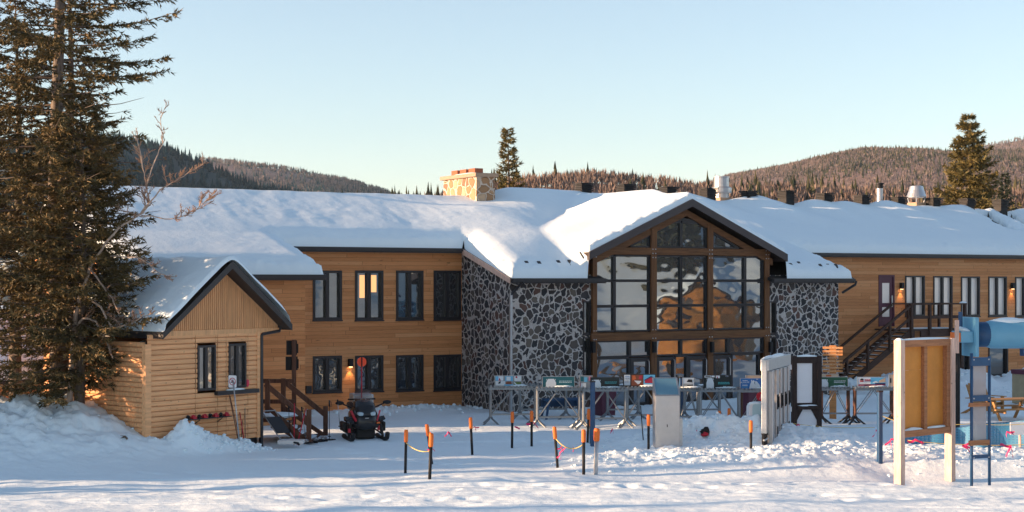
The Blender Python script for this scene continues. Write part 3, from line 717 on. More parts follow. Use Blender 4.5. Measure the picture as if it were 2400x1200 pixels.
# lower storey: transoms and doors
zt = (P2(1500, 833)[1] + P2(1700, 833)[1]) / 2
for a, c in ((1397, 1474), (1477, 1522), (1537, 1595), (1597, 1656), (1669, 1705), (1708, 1788)):
    ua, ub = P2(a, 700)[0], P2(c, 700)[0]; pane([(ua, zt + .03), (ub, zt + .03), (ub, zc0 - .03), (ua, zc0 - .03)], GH)
zd = zt - .03
for a, c, isd in ((1397, 1474, 0), (1477, 1522, 1), (1537, 1582, 1), (1582, 1609, 0), (1610, 1656, 1), (1669, 1712, 1), (1715, 1778, 0)):
    ua, ub = P2(a, 700)[0], P2(c, 700)[0]
    if not isd: pane([(ua, .05), (ub, .05), (ub, zd), (ua, zd)], M['glass_hall'])
    else:
        b = MB(); w = .15; ring(b, ua, ub, .0, zd, VG - .06, VG + .02, w); o = b.build('door', M['frame'], lodge)
        MB().box(ua + w, ub - w, -(VG - .02), -(VG - .03), w, zd - w).build('door_glass', M['glass_hall'], o)
        MB().path([uv(ub - .07, VG + .02, .85), uv(ub - .07, VG + .09, .9), uv(ub - .07, VG + .09, zd - .15), uv(ub - .07, VG + .02, zd - .1)], .02, 6).build('door_handle', M['alu'], o)
# gable triangle panes
def gl_line(u): return groof(u) - .62
ua, ub, um = P2(1537, 550)[0], P2(1656, 550)[0], P2(1596, 550)[0]; zz = P2(1596, 520)[1]; zbt = zb1 + .04
for a, c in ((ua, um - .03), (um + .03, ub)):
    pane([(a, zbt), (c, zbt), (c, zz - .03), (a, zz - .03)], GH)
    if c < UC: pts = [(max(a, UC - (ZG - .62 - zz) / SG), zz + .03), (c, zz + .03), (c, gl_line(c)), (max(a, UC - (ZG - .62 - zz) / SG) + .02, max(zz + .05, gl_line(max(a, UC - (ZG - .62 - zz) / SG))))]
    else: pts = [(a, zz + .03), (min(c, UC + (ZG - .62 - zz) / SG), zz + .03), (min(c, UC + (ZG - .62 - zz) / SG) - .02, max(zz + .05, gl_line(min(c, UC + (ZG - .62 - zz) / SG)))), (a, gl_line(a))]
    pane(pts, GH)
a = P2(1522, 550)[0]; e = UC - (ZG - .62 - zbt) / SG; pane([(e + .1, zbt), (a, zbt), (a, gl_line(a))], GH)
a = P2(1670, 550)[0]; e = UC + (ZG - .62 - zbt) / SG; pane([(a, zbt), (e - .1, zbt), (a, gl_line(a))], GH)
# side wall of the gable above the stone roof, dark hall behind the glass
b = MB()
for sgn in (-1, 1):
    u = pu[0][0] - .0 if sgn < 0 else pu[3][1] + .0
    b.add([uv(u, VG - .12, zb0 - 1.4), uv(u, VR, zb0 - 1.4), uv(u, VR, groof(u) - .1), uv(u, VG - .12, groof(u) - .1)], [(0,1,2,3)])
b.build('gable_side_wall', M['siding'], lodge)
for x, s_ in ((1384, 1), (1527, 1), (1662, 1), (1799, 1)):
    u, z = P2(x, 813); MB().box(u-.06, u+.06, -(VG+.12), -(VG+.25), z-.2, z+.2).build('wall_lamp', M['black'], lodge)
MB().box(pu[0][0], pu[3][1], -(VG+.02), -(VG+1.3), -.4, .05).build('door_step', M['darkwood'], lodge)

# --- roof boards, fascias, gutters
def slab(b, pts, th):
    b.prism([Vector(p) for p in pts], (0, 0, -th))
def zmain(v): return ZE + SL * (.35 - v) if v >= VR else ZE + SL * (.35 - VR) - SL * (VR - v)
VA = VS_ + .38; zA = ZA; zS_ = ZS
UA0, UA1 = UL - .2, L(760, 645, VA)[0]; US0, US1 = L(1198, 660, VA)[0], P2(1392, 700)[0] + .25; US2, US3 = P2(1795, 700)[0], L(2000, 650, VA)[0]
b = MB()
for a_, c_, zr__ in ((UL-.3, UM, ZRL), (UM, UR+.3, ZR)):
    slab(b, [uv(a_, .35, ZE), uv(c_, .35, ZE), uv(c_, VR, zr__), uv(a_, VR, zr__)], .16)
    slab(b, [uv(a_, VR, zr__), uv(c_, VR, zr__), uv(c_, 2*VR-.35, ZE), uv(a_, 2*VR-.35, ZE)], .16)
def stab(z): return (z, (ZE - z) / (VA - .35))
for u0, u1, zz in ((UA0, UA1, zA), (US0, US1, zS_), (US2, US3, zS_)):
    slab(b, [uv(u0, VA, zz), uv(u1, VA, zz), uv(u1, .34, ZE - .01), uv(u0, .34, ZE - .01)], .12)
b.build('roof', M['shingle'], lodge)
b = MB()
slab(b, [uv(UC-HW, VG+.40, groof(UC-HW)), uv(UC, VG+.40, ZG), uv(UC, VR, ZG), uv(UC-HW, VR, groof(UC-HW))], .14)
slab(b, [uv(UC, VG+.40, ZG), uv(UC+HW, VG+.40, groof(UC+HW)), uv(UC+HW, VR, groof(UC+HW)), uv(UC, VR, ZG)], .14)
b.build('gable_roof', M['soffit'], lodge)
b = MB()                                       # bargeboards
for sgn in (-1, 1):
    e = UC + sgn * HW
    b.prism([uv(UC, VG+.44, ZG + .02), uv(e, VG+.44, groof(e) + .02), uv(e, VG+.44, groof(e) - .26), uv(UC, VG+.44, ZG - .26)], uv(0, -.05, 0))
    b.box(e - .06 if sgn > 0 else e, e if sgn > 0 else e + .06, -(VG - .4), -(VG + .385), groof(e) - .26, groof(e) + .015)
b.build('bargeboard', M['fascia'], lodge)
b = MB()                                       # eave fascias with gutters
for u0, u1, v, z in ((UA1 - .5, US0 + .1, .36, ZE), (US3 - 1.2, UR + .3, .36, ZE), (UA0, UA1, VA, zA), (US0, US1, VA, zS_), (US2, US3, VA, zS_)):
    b.box(u0, u1, -v, -(v + .05), z - .16, z + .02); b.box(u0, u1, -(v + .05), -(v + .14), z - .10, z - .0)
b.build('gutter', M['dark'], lodge)
b = MB()                                       # sloping verge board of the stone wing
b.prism([uv(US0-.03, VA, zS_ + .02), uv(US0-.03, .36, ZE + .02), uv(US0-.03, .36, ZE - .18), uv(US0-.03, VA, zS_ - .16)], (-.04, 0, 0)); b.build('verge_board', M['newwood'], lodge)
b = MB(); b.prism([uv(UA1+.03, VA, zA + .02), uv(UA1+.03, .36, ZE + .02), uv(UA1+.03, .36, ZE - .18), uv(UA1+.03, VA, zA - .16)], (.04, 0, 0))
b.prism([uv(US3+.03, VA, zS_ + .02), uv(US3+.03, .36, ZE + .02), uv(US3+.03, .36, ZE - .18), uv(US3+.03, VA, zS_ - .16)], (.04, 0, 0)); b.build('verge_board', M['fascia'], lodge)
# downpipes
u = U_ST0 + .03; MB().path([uv(u + .25, VA + .1, zS_ - .08), uv(u + .2, VS_ + .2, zS_ - .3), uv(u, VS_ + .07, zS_ - .55)], .05, 8).build('gutter_elbow', M['dark'], lodge)
MB().box(u - .045, u + .045, -(VS_ + .02), -(VS_ + .11), -.3, zS_ - .5).build('downpipe', M['galv'], lodge)
u = U_ST1; MB().path([uv(u + .5, VA + .1, zS_ - .08), uv(u + .45, VA + .1, zS_ - .22), uv(u + .1, VS_ + .1, zS_ - .55)], .05, 8).build('gutter_elbow', M['dark'], lodge)

# --- snow lying on the roofs: one height field following the roofs
st = .07
ug = np.arange(UL - .3, UR + .3, st); vg = np.arange(2*VR - .3, VA + .12, st)
UU, VV = np.meshgrid(ug, vg)
SLU = SLL + (SL - SLL) * sstep(UM - .9, UM + 1.0, UU); mainr = ZE + SLU * ((.35 - VR) - np.abs(VV - VR)); ok = VV <= .42
base = np.where(ok, mainr, -99.0)
def tab(u0, u1, zz):
    global base, ok
    k = (UU >= u0) & (UU <= u1) & (VV <= VA + .06) & (VV > .3)
    zt_ = zz + (ZE - zz) * (VA - VV) / (VA - .35); base = np.where(k, np.maximum(base, zt_), base); ok = ok | k
tab(UA0, UA1, zA); tab(US0, US1, zS_); tab(US2, US3, zS_)
gk = (np.abs(UU - UC) <= HW) & (VV >= VR - 1) & (VV <= VG + .40)
base = np.where(gk, np.maximum(base, ZG - SG * np.abs(UU - UC)), base); ok = ok | gk
# bare strips of shingle at the far right
for xa, ya, xb, yb, w in ((2300, 488, 2372, 543, .42), (2352, 488, 2440, 560, .5)):
    pa = L(xa, ya, VR + .1); pb = L(xb, yb, VR + 2.6)
    tt = np.clip((VV - (VR + .1)) / 2.5, 0, 1); cu = pa[0] + (pb[0] - pa[0]) * tt + .05 * np.sin(VV * 5)
    ok &= ~((np.abs(UU - cu) < w * (1.05 - .5 * tt)) & (VV > VR + .12) & (VV < VR + 2.6))
dist = np.zeros(UU.shape); cur = ok.copy()
for i in range(14):
    dist += cur; p = np.pad(cur, 1)
    cur = p[1:-1, 1:-1] & p[:-2, 1:-1] & p[2:, 1:-1] & p[1:-1, :-2] & p[1:-1, 2:]
    if i % 2: cur = cur & p[:-2, :-2] & p[2:, 2:] & p[:-2, 2:] & p[2:, :-2]
dist = dist * st
def blur(a, w, sg):
    r = int(3 * sg / st); k = np.exp(-.5 * (np.arange(-r, r + 1) * st / sg) ** 2); k /= k.sum()
    def c(q, ax): return np.apply_along_axis(lambda m: np.convolve(m, k, 'same'), ax, q)
    n = c(c(a * w, 0), 1); d = c(c(w, 0), 1); return n / np.maximum(d, 1e-6)
okf = ok.astype(float); b0 = np.where(ok, base, 0)
smooth_ = blur(b0, okf, .30)
ridge_n = fbm(UU * .45, VV * .12, 61, 3)
thick = .47 + (.022 + .023 * sstep(UM, UM + 3, UU)) * fbm(UU * .25, VV * .25, 60, 3) + .012 * fbm(UU * 1.1, VV * .5, 62, 3) * sstep(1.5, -2, VV)
rip = .5 * perlin(UU * .9 + VV * .5, VV * 1.8 - UU * .4, 63) + .5 * perlin(UU * 2.3 + VV, VV * 4.2 - UU * .8, 64)
thick = thick + .012 * rip * sstep(-.6, .8, fbm(UU * .2, VV * .3, 65, 2))
# drifts beside the chimney, over the middle ridge and behind the gable
thick = thick + .36 * sstep(UC - 9.5, UC - 4.9, UU) * sstep(UC - 1.2, UC - 4.8, UU) * sstep(VR + .2, VR + 3.0, VV) * sstep(VA - .2, VA - 2.6, VV)
UCH = L(1117, 440, VR + .3)[0]
thick = thick + .08 * np.exp(-.5 * (((UU - UC + 2.2) / 2.6) ** 2 + ((VV - VR - .8) / 1.3) ** 2)) + .05 * np.exp(-.5 * (((UU - UCH - 3) / 1.5) ** 2 + ((VV - VR) / 1.2) ** 2))
thick = thick + sstep(UC + 2, UC + 4, UU) * (.26 * np.clip(perlin(UU * .5 - .22 * VV, UU * 0 + VV * .12 + 4.4, 66), -1, 1)) * np.exp(-.5 * ((VV - VR - .7) / 1.2) ** 2)
gab = gk & (VV > VS_ - 2.2)
thick = np.where(gab, thick - .20 * sstep(VS_ - 2.2, VS_ - 1.0, VV), thick)
rr_ = np.where(gk & (VV > VS_ - 1.5), .45, .92); prof = np.sqrt(np.clip(1 - (1 - np.clip(dist / rr_, 0, 1)) ** 2, 0, 1))
prof = np.where(dist < st * 1.5, np.minimum(prof, .32), prof)
top = np.maximum(base + .02, (smooth_ * .85 + base * .15)) + thick * prof
top = np.where(dist <= st * 1.01, base + .015, np.maximum(top, base + .03))
lip = fbm(UU * 2.2, VV * 2.2, 68, 3) * .055 * (dist < .4); top = top + np.where(dist > st * 1.5, lip, 0)
i = np.arange(UU.size).reshape(UU.shape)
q = np.stack([i[:-1, :-1], i[:-1, 1:], i[1:, 1:], i[1:, :-1]], -1); kk = ok[:-1, :-1] & ok[:-1, 1:] & ok[1:, 1:] & ok[1:, :-1]
q = q[kk]; used = np.unique(q); rm = np.full(UU.size, -1); rm[used] = np.arange(len(used))
vv_ = np.stack([UU, -VV, top], -1).reshape(-1, 3)[used]
npmesh('roof_snow', vv_, rm[q][:, ::-1], M['roof_snow'], lodge, smooth=True)
def roof_z(u, v):
    a = int(round((u - ug[0]) / st)); c = int(round((v - vg[0]) / st)); a = min(max(a, 0), len(ug)-1); c = min(max(c, 0), len(vg)-1)
    return float(top[c, a])
# snow guards poking out of the stone-wing snow
for u0, u1, n in ((US0 + .9, US1 - .7, 6), (US2 + .9, US3 - .5, 7)):
    for k in range(n):
        u = u0 + (u1 - u0) * k / (n - 1) + rnd.uniform(-.06, .06); v = VA - rnd.uniform(.32, .5); z = roof_z(u, v)
        b = MB(); b.prism([(u - .07, -(v + .12), z - .12), (u + .07, -(v + .12), z - .12), (u + .07, -(v - .12), z + .09), (u - .07, -(v - .12), z + .09)], (0, -.02, -.04)); b.build('snow_guard', M['dark'], lodge)
# --- chimney
cu1, cz = L(1117, 475, VR + 1.0); cw = L(1160, 470, VR + 1.0)[0] - cu1; cd = 2.75
zt0 = L(1117, 414, VR + 1.0)[1]; zt1 = L(1117, 405, VR + 1.0)[1]
b = MB(); b.box(cu1, cu1 + cw, -(VR + 1.0), -(VR + 1.0 - cd), ZE, zt0); ch = b.build('chimney', M['chim_stone'], lodge)
b = MB(); b.box(cu1 - .11, cu1 + cw + .11, -(VR + 1.12), -(VR + .88 - cd), zt0, zt1); b.build('chimney_cap', M['capstone'], ch, bevel=.02)
for k in range(3):
    v = VR + .45 - k * .72; b = MB(); cc = cu1 + cw * .5
    b.box(cc - .19, cc + .19, -v, -(v - .5), zt1, zt1 + .23); b.box(cc - .15, cc + .15, -(v - .06), -(v - .44), zt1 + .228, zt1 + .235); b.build('flue', M['brick'], ch)
b = MB(); b.blob((cu1 + cw * .5, -(VR + 1.0 - cd / 2), zt1 - .01), .5, 4, 3, .12, (cw * .95, cd * .95, .20)); b.build('cap_snow', M['roof_snow'], ch, smooth=True)
# --- ridge vents, fans, flue
for x, y in ((1368, 439), (1467, 441), (1567, 447), (1660, 450), (1755, 456), (1844, 455), (1933, 461), (2021, 465), (2105, 469), (2187, 471), (2268, 472), (2345, 474), (2420, 476)):
    v = VR - .1; u, z = L(x, y + 9, v); b = MB()
    for k in range(4): b.box(u - .30 + .02*k*0, u + .30, -(v + .30), -(v - .30), z + .075 * k, z + .075 * k + .045)
    b.box(u - .24, u + .24, -(v + .24), -(v - .24), z - .55, z + .27); b.box(u - .33, u + .33, -(v + .33), -(v - .33), z + .29, z + .33)
    b.build('ridge_vent', M['black'], lodge)
v = VR - .6
u, z = L(1691, 464, v); s_ = 1 / 54.0
b = MB(); b.box(u - .34, u + .34, -(v + .34), -(v - .34), z - .6, z + .0); o = b.build('exhaust_fan', M['capstone'], lodge)
MB().lathe([(.34, 0), (.34, .22), (.44, .22), (.46, .26), (.46, .44), (.40, .48), (.34, .50), (.34, .9), (.36, .92), (.36, .96), (.2, .96)], 24, (u, -v, z)).build('fan_housing', M['alu'], o, smooth=False)
u, z = L(2148, 476, v)
b = MB(); b.box(u - .32, u + .32, -(v + .32), -(v - .32), z - .6, z + .02); o = b.build('exhaust_fan', M['capstone'], lodge)
b = MB()
for k in range(4): t = math.pi/4 + k*math.pi/2; b.tube((u + .34*math.cos(t), -v + .34*math.sin(t), z), (u + .42*math.cos(t), -v + .42*math.sin(t), z + .28), .03)
b.build('fan_leg', M['galv'], o)
MB().lathe([(.46, .27), (.47, .33), (.40, .52), (.40, .54), (.37, .60), (.31, .82), (.22, .85)], 24, (u, -v, z)).build('fan_housing', M['alu'], o)
u, z = L(2062, 478, v)
o = MB().lathe([(.28, -.4), (.28, 0), (.15, .10), (.15, .75), (.15, .75)], 18, (u, -v, z)).build('flue_pipe', M['alu'], lodge)
MB().lathe([(.17, .75), (.17, .84), (.19, .84), (.19, .87), (.15, .88), (.15, .93), (.20, .94), (.20, 1.0), (.1, 1.02)], 18, (u, -v, z)).build('flue_cap', M['black'], o)
# ------------------------------------------------------------------ log hut
hut = thing('log_hut', 'small log hut with steep snowy roof and battened gable, left of the lodge', 'hut', HO, HA)
def hw(t, w, z): return (t, -w, z)
TW = H(605, 900)[0]; ZB0 = .26; ZLT = H(500, 771)[1]
HAX, HAZ = H(520, 634); HS = (HAZ - H(652, 771)[1]) / (H(652, 771)[0] - HAX)      # wall apex and pitch
HD = 4.6                                                          # depth of the hut
def hroof(t): return HAZ - HS * abs(t - HAX)
TL, TR = 0.0, TW
EL, ER = .22, H(652, 771)[0] + .10
wins = []
for x0, y0, x1, y1 in ((460, 809, 503, 915), (533, 805, 574, 909)):
    a = H(x0, y0); c = H(x1, y1); d = H(x1, y0); e = H(x0, y1); wins.append((a[0], c[0], (c[1] + e[1]) / 2, (a[1] + d[1]) / 2))
def logwall(name, length, z0, z1, fx, holes=(), clip=None, pitch=.132, seams=()):
    """half-round logs as a profiled sheet; fx(s, out, z) -> local coordinates"""
    b = MB(); n = int(round((z1 - z0) / pitch)); p = (z1 - z0) / n
    for r in range(n):
        zc = z0 + r * p
        ss = sorted({0, length, *[h[0] for h in holes], *[h[1] for h in holes], *seams})
        for i in range(len(ss) - 1):
            s0, s1 = ss[i], ss[i + 1]; mid = (s0 + s1) / 2
            jit = rnd.uniform(-.006, .006)
            if any(h[0] < mid < h[1] and h[2] < zc + p * .5 < h[3] for h in holes): continue
            if clip and clip(mid) < zc + p * .7: continue
            g = .012 if s0 in seams else 0
            for k in range(6):
                a0 = math.pi * k / 6; a1 = math.pi * (k + 1) / 6
                o0 = .05 * math.sin(a0) ** .6 + jit if k else -.012; o1 = .05 * max(0, math.sin(a1)) ** .6 + jit if k < 5 else -.012
                h0 = zc + p * (.5 - .5 * math.cos(a0)); h1 = zc + p * (.5 - .5 * math.cos(a1))
                b.add([fx(s0 + g, o0, h0), fx(s1, o0, h0), fx(s1, o1, h1), fx(s0 + g, o1, h1)], [(0,1,2,3)])
    return b.build(name, M['logs'], hut, smooth=False)
seams = [H(455, 900)[0], H(507, 900)[0], H(527, 900)[0], H(578, 900)[0]]
logwall('log_wall', TW, ZB0, ZLT - .1, lambda s, o, z: hw(s, o, z), wins, lambda t: max(hroof(t), hroof(.22)) + .05 if t < HAX else 99, seams=seams)
logwall('log_wall', HD, ZB0, 3.0, lambda s, o, z: hw(-o, -HD + s, z))
MB().box(-.095, .09, -.095, .05, ZB0, 2.95).box(TW - .09, TW + .02, -.07, .05, ZB0, ZLT - .1).build('corner_board', M['logs'], hut)
MB().box(.03, TW - .02, .02, HD, -.8, ZB0 - .003).build('foundation', M['black'], hut)
MB().add([hw(TW, 0, ZB0), hw(TW, -HD, ZB0), hw(TW, -HD, ZLT), hw(TW, 0, ZLT)], [(0,1,2,3)]).add([hw(0, -HD, 0), hw(TW, -HD, 0), hw(TW, -HD, ZLT), hw(HAX, -HD, HAZ), hw(0, -HD, 2.6)], [(0,1,2,3,4)]).build('side_wall', M['siding'], hut)
b = MB(); n = 62                                                  # battened gable
l0 = .34; r0 = ER - .12
zt_ = lambda t: hroof(t) + .02
b.prism([hw(l0, .0, max(ZLT - .12, 0)), hw(r0, .0, ZLT - .12), hw(r0, 0, zt_(r0) + .1), hw(HAX, 0, HAZ + .02), hw(l0, 0, zt_(l0) if zt_(l0) > ZLT - .1 else ZLT - .1)], (0, .06, 0))
for k in range(n):
    t = l0 + (r0 - l0) * (k + .5) / n
    if zt_(t) > ZLT + .1: b.box(t - .018, t + .018, -.028, -.0005, ZLT - .02, zt_(t) - .03)
b.box(l0, r0 + .02, -.05, -.0007, ZLT - .15, ZLT - .02)
b.build('gable_wall', M['batten'], hut)
for h in wins:
    u0, u1, z0, z1 = h; b = MB(); w = .06
    b.box(u0, u0+w, .06, -.07, z0, z1); b.box(u1-w, u1, .06, -.07, z0, z1); b.box(u0+w, u1-w, .06, -.07, z1-w, z1); b.box(u0+w, u1-w, .06, -.07, z0, z0+w)
    um = (u0+u1)/2; b.box(um-.045, um+.045, .06, -.05, z0+w, z1-w); o = b.build('window', M['frame'], hut)
    for a, c in ((u0+w, um-.045), (um+.045, u1-w)): MB().box(a, c, .0, .012, z0+w, z1-w).build('pane', M['glass'], o)
# roof
OV = .42; rz_ = .22                           # front overhang and roof lift above the wall line
b = MB()
for e in (EL, ER):
    zr0 = HAZ + rz_; ze = zr0 - HS * abs(e - HAX)
    b.prism([hw(HAX, OV, zr0), hw(e, OV, ze), hw(e, OV, ze - .13), hw(HAX, OV, zr0 - .13)], (0, HD + OV + .3, 0))
b.build('roof', M['soffit'], hut)
b = MB()
for e in (EL, ER):
    zr0 = HAZ + rz_; ze = zr0 - HS * abs(e - HAX); s = 1 if e > HAX else -1
    b.prism([hw(HAX, OV + .03, zr0 + .03), hw(e + s*.03, OV + .03, ze + .0), hw(e + s*.03, OV + .03, ze - .17), hw(HAX, OV + .03, zr0 - .17)], (0, .04, 0))
    b.box(e, e + s * .04, -OV + .012, HD + .3, ze - .16, ze + .0)
b.build('bargeboard', M['dark'], hut)
ts = np.linspace(EL + .02, ER - .02, 70); ws = np.linspace(OV + .02, -HD - .3, 90); TT, WW = np.meshgrid(ts, ws)
zr = HAZ + rz_ - HS * np.abs(TT - HAX); de = np.minimum(np.minimum(TT - ts[0], ts[-1] - TT) * 1.3, np.minimum((OV + .02 - WW) * 5 + .10, WW + HD + .3))
th = (.34 + .05 * fbm(TT * .8, WW * .8, 77, 3)) * np.sqrt(np.clip(1 - (1 - np.clip(de / .42, 0, 1)) ** 2, 0, 1))
zr_s = HAZ + rz_ - HS * (np.sqrt((TT - HAX) ** 2 + .03) - .0)
ZZ = np.maximum(zr + .005, zr_s + th * .9)
i = np.arange(TT.size).reshape(TT.shape); q = np.stack([i[:-1, :-1], i[:-1, 1:], i[1:, 1:], i[1:, :-1]], -1).reshape(-1, 4)
npmesh('roof_snow', np.stack([TT, -WW, ZZ], -1).reshape(-1, 3), q[:, ::-1], M['roof_snow'], hut, smooth=True)
# black downpipe at the corner and the gutter elbow
zt = ZLT - .06
MB().box(TW + .02, TW + .10, -.10, -.01, .0, zt - .15).build('downpipe', M['dark'], hut)
MB().path([hw(ER - .05, .05, zt + .12), hw(ER - .1, .05, zt - .05), hw(TW + .12, .05, zt - .12), hw(TW + .06, .05, zt - .22)], .045, 8).build('gutter_elbow', M['dark'], hut)
MB().prism([hw(TW + .14, -.3, zt - .2), hw(TW + .14, -.3, zt - .85), hw(TW + .20, -.6, zt - .75), hw(TW + .3, -.6, zt - .2)], (.02, .01, 0)).build('blue_board', M['blue'], hut)
# black shelf plank on the wall
a = H(506, 925, .12); c = H(604, 925, .12)
sh = MB(); sh.box(a[0], c[0], -.20, -.06, a[1] - .02, a[1] + .09); so = sh.build('wall_shelf', M['dark'], hut)
MB().blob(((a[0] + c[0]) / 2 - .05, -.13, a[1] + .10), .2, 3, 2, .15, (1.6, .3, .2)).build('shelf_snow', M['snow'], so, smooth=True)
# rack of boot bindings on the wall
a = H(430, 985, .1); c = H(535, 968, .1)
bk = thing('binding_rack', 'row of red and black snowshoe bindings on a bracket on the hut wall', 'rack', (0, 0, 0))
bk.location = HO + HU * a[0] + HN * .06; bk.rotation_euler = (0, 0, HA); ln = c[0] - a[0]; zz = a[1]
b = MB(); b.box(0, ln, -.20, .0, zz, zz + .02)
for t in (.28 * ln, .78 * ln): b.bar((t, 0, zz - .12), (t, -.2, zz), .02)
b.build('bracket', M['dark'], bk)
for k in range(8):
    t = ln * (k + .4) / 8.2; b = MB(); b.box(t - .05, t + .07, -.19, -.05, zz + .025, zz + .05 + .03 * (k % 2)); b.blob((t, -.14, zz + .09), .055, k, 2, .3, (1.2, .8, .7)); b.build('binding', M['red'] if k % 2 else M['black'], bk)

# ------------------------------------------------------------------ low shed behind the spruces
pA = atY(30, 880, 50.5)
shed = thing('log_shed', 'low log shed with snowy lean-to roof half hidden behind the big spruces', 'shed', (atY(52, 900, 49).x, 49, 0), math.radians(50))
ln = 6.6
b = MB()
for r in range(9):
    for k in range(6):
        a0 = math.pi*k/6; a1 = math.pi*(k+1)/6; p = .2; o0 = .05*math.sin(a0)**.7 if k else 0; o1 = .05*max(0, math.sin(a1))**.7 if k < 5 else 0
        h0 = -.3 + r*p + p*(.5-.5*math.cos(a0)); h1 = -.3 + r*p + p*(.5-.5*math.cos(a1)); b.add([(-2.0, -o0, h0), (ln - 2, -o0, h0), (ln - 2, -o1, h1), (-2.0, -o1, h1)], [(0,1,2,3)])
b.box(-2.0, ln - 2, .01, 4.6, -.5, 1.5)
b.build('log_wall', M['logs'], shed)
b = MB(); b.prism([(-2.3, -.4, 1.45), (ln - 1.8, -.4, 1.45), (ln - 1.8, 4.8, 3.2), (-2.3, 4.8, 3.2)], (0, 0, -.16)); b.build('roof', M['dark'], shed)
xs = np.linspace(-2.28, ln - 1.82, 40); ys = np.linspace(-.38, 4.78, 40); XX, YY = np.meshgrid(xs, ys)
de = np.minimum(np.minimum(XX - xs[0], xs[-1] - XX), np.minimum(YY - ys[0], ys[-1] - YY))
ZZ = 1.455 + (YY + .4) * 1.75 / 5.2 + .42 * np.sqrt(np.clip(1 - (1 - np.clip(de / .45, 0, 1)) ** 2, 0, 1)) * (1 + .15 * fbm(XX, YY, 80, 3))
i = np.arange(XX.size).reshape(XX.shape); q = np.stack([i[:-1, :-1], i[:-1, 1:], i[1:, 1:], i[1:, :-1]], -1).reshape(-1, 4)
npmesh('roof_snow', np.stack([XX, YY, ZZ], -1).reshape(-1, 3), q, M['roof_snow'], shed, smooth=True)

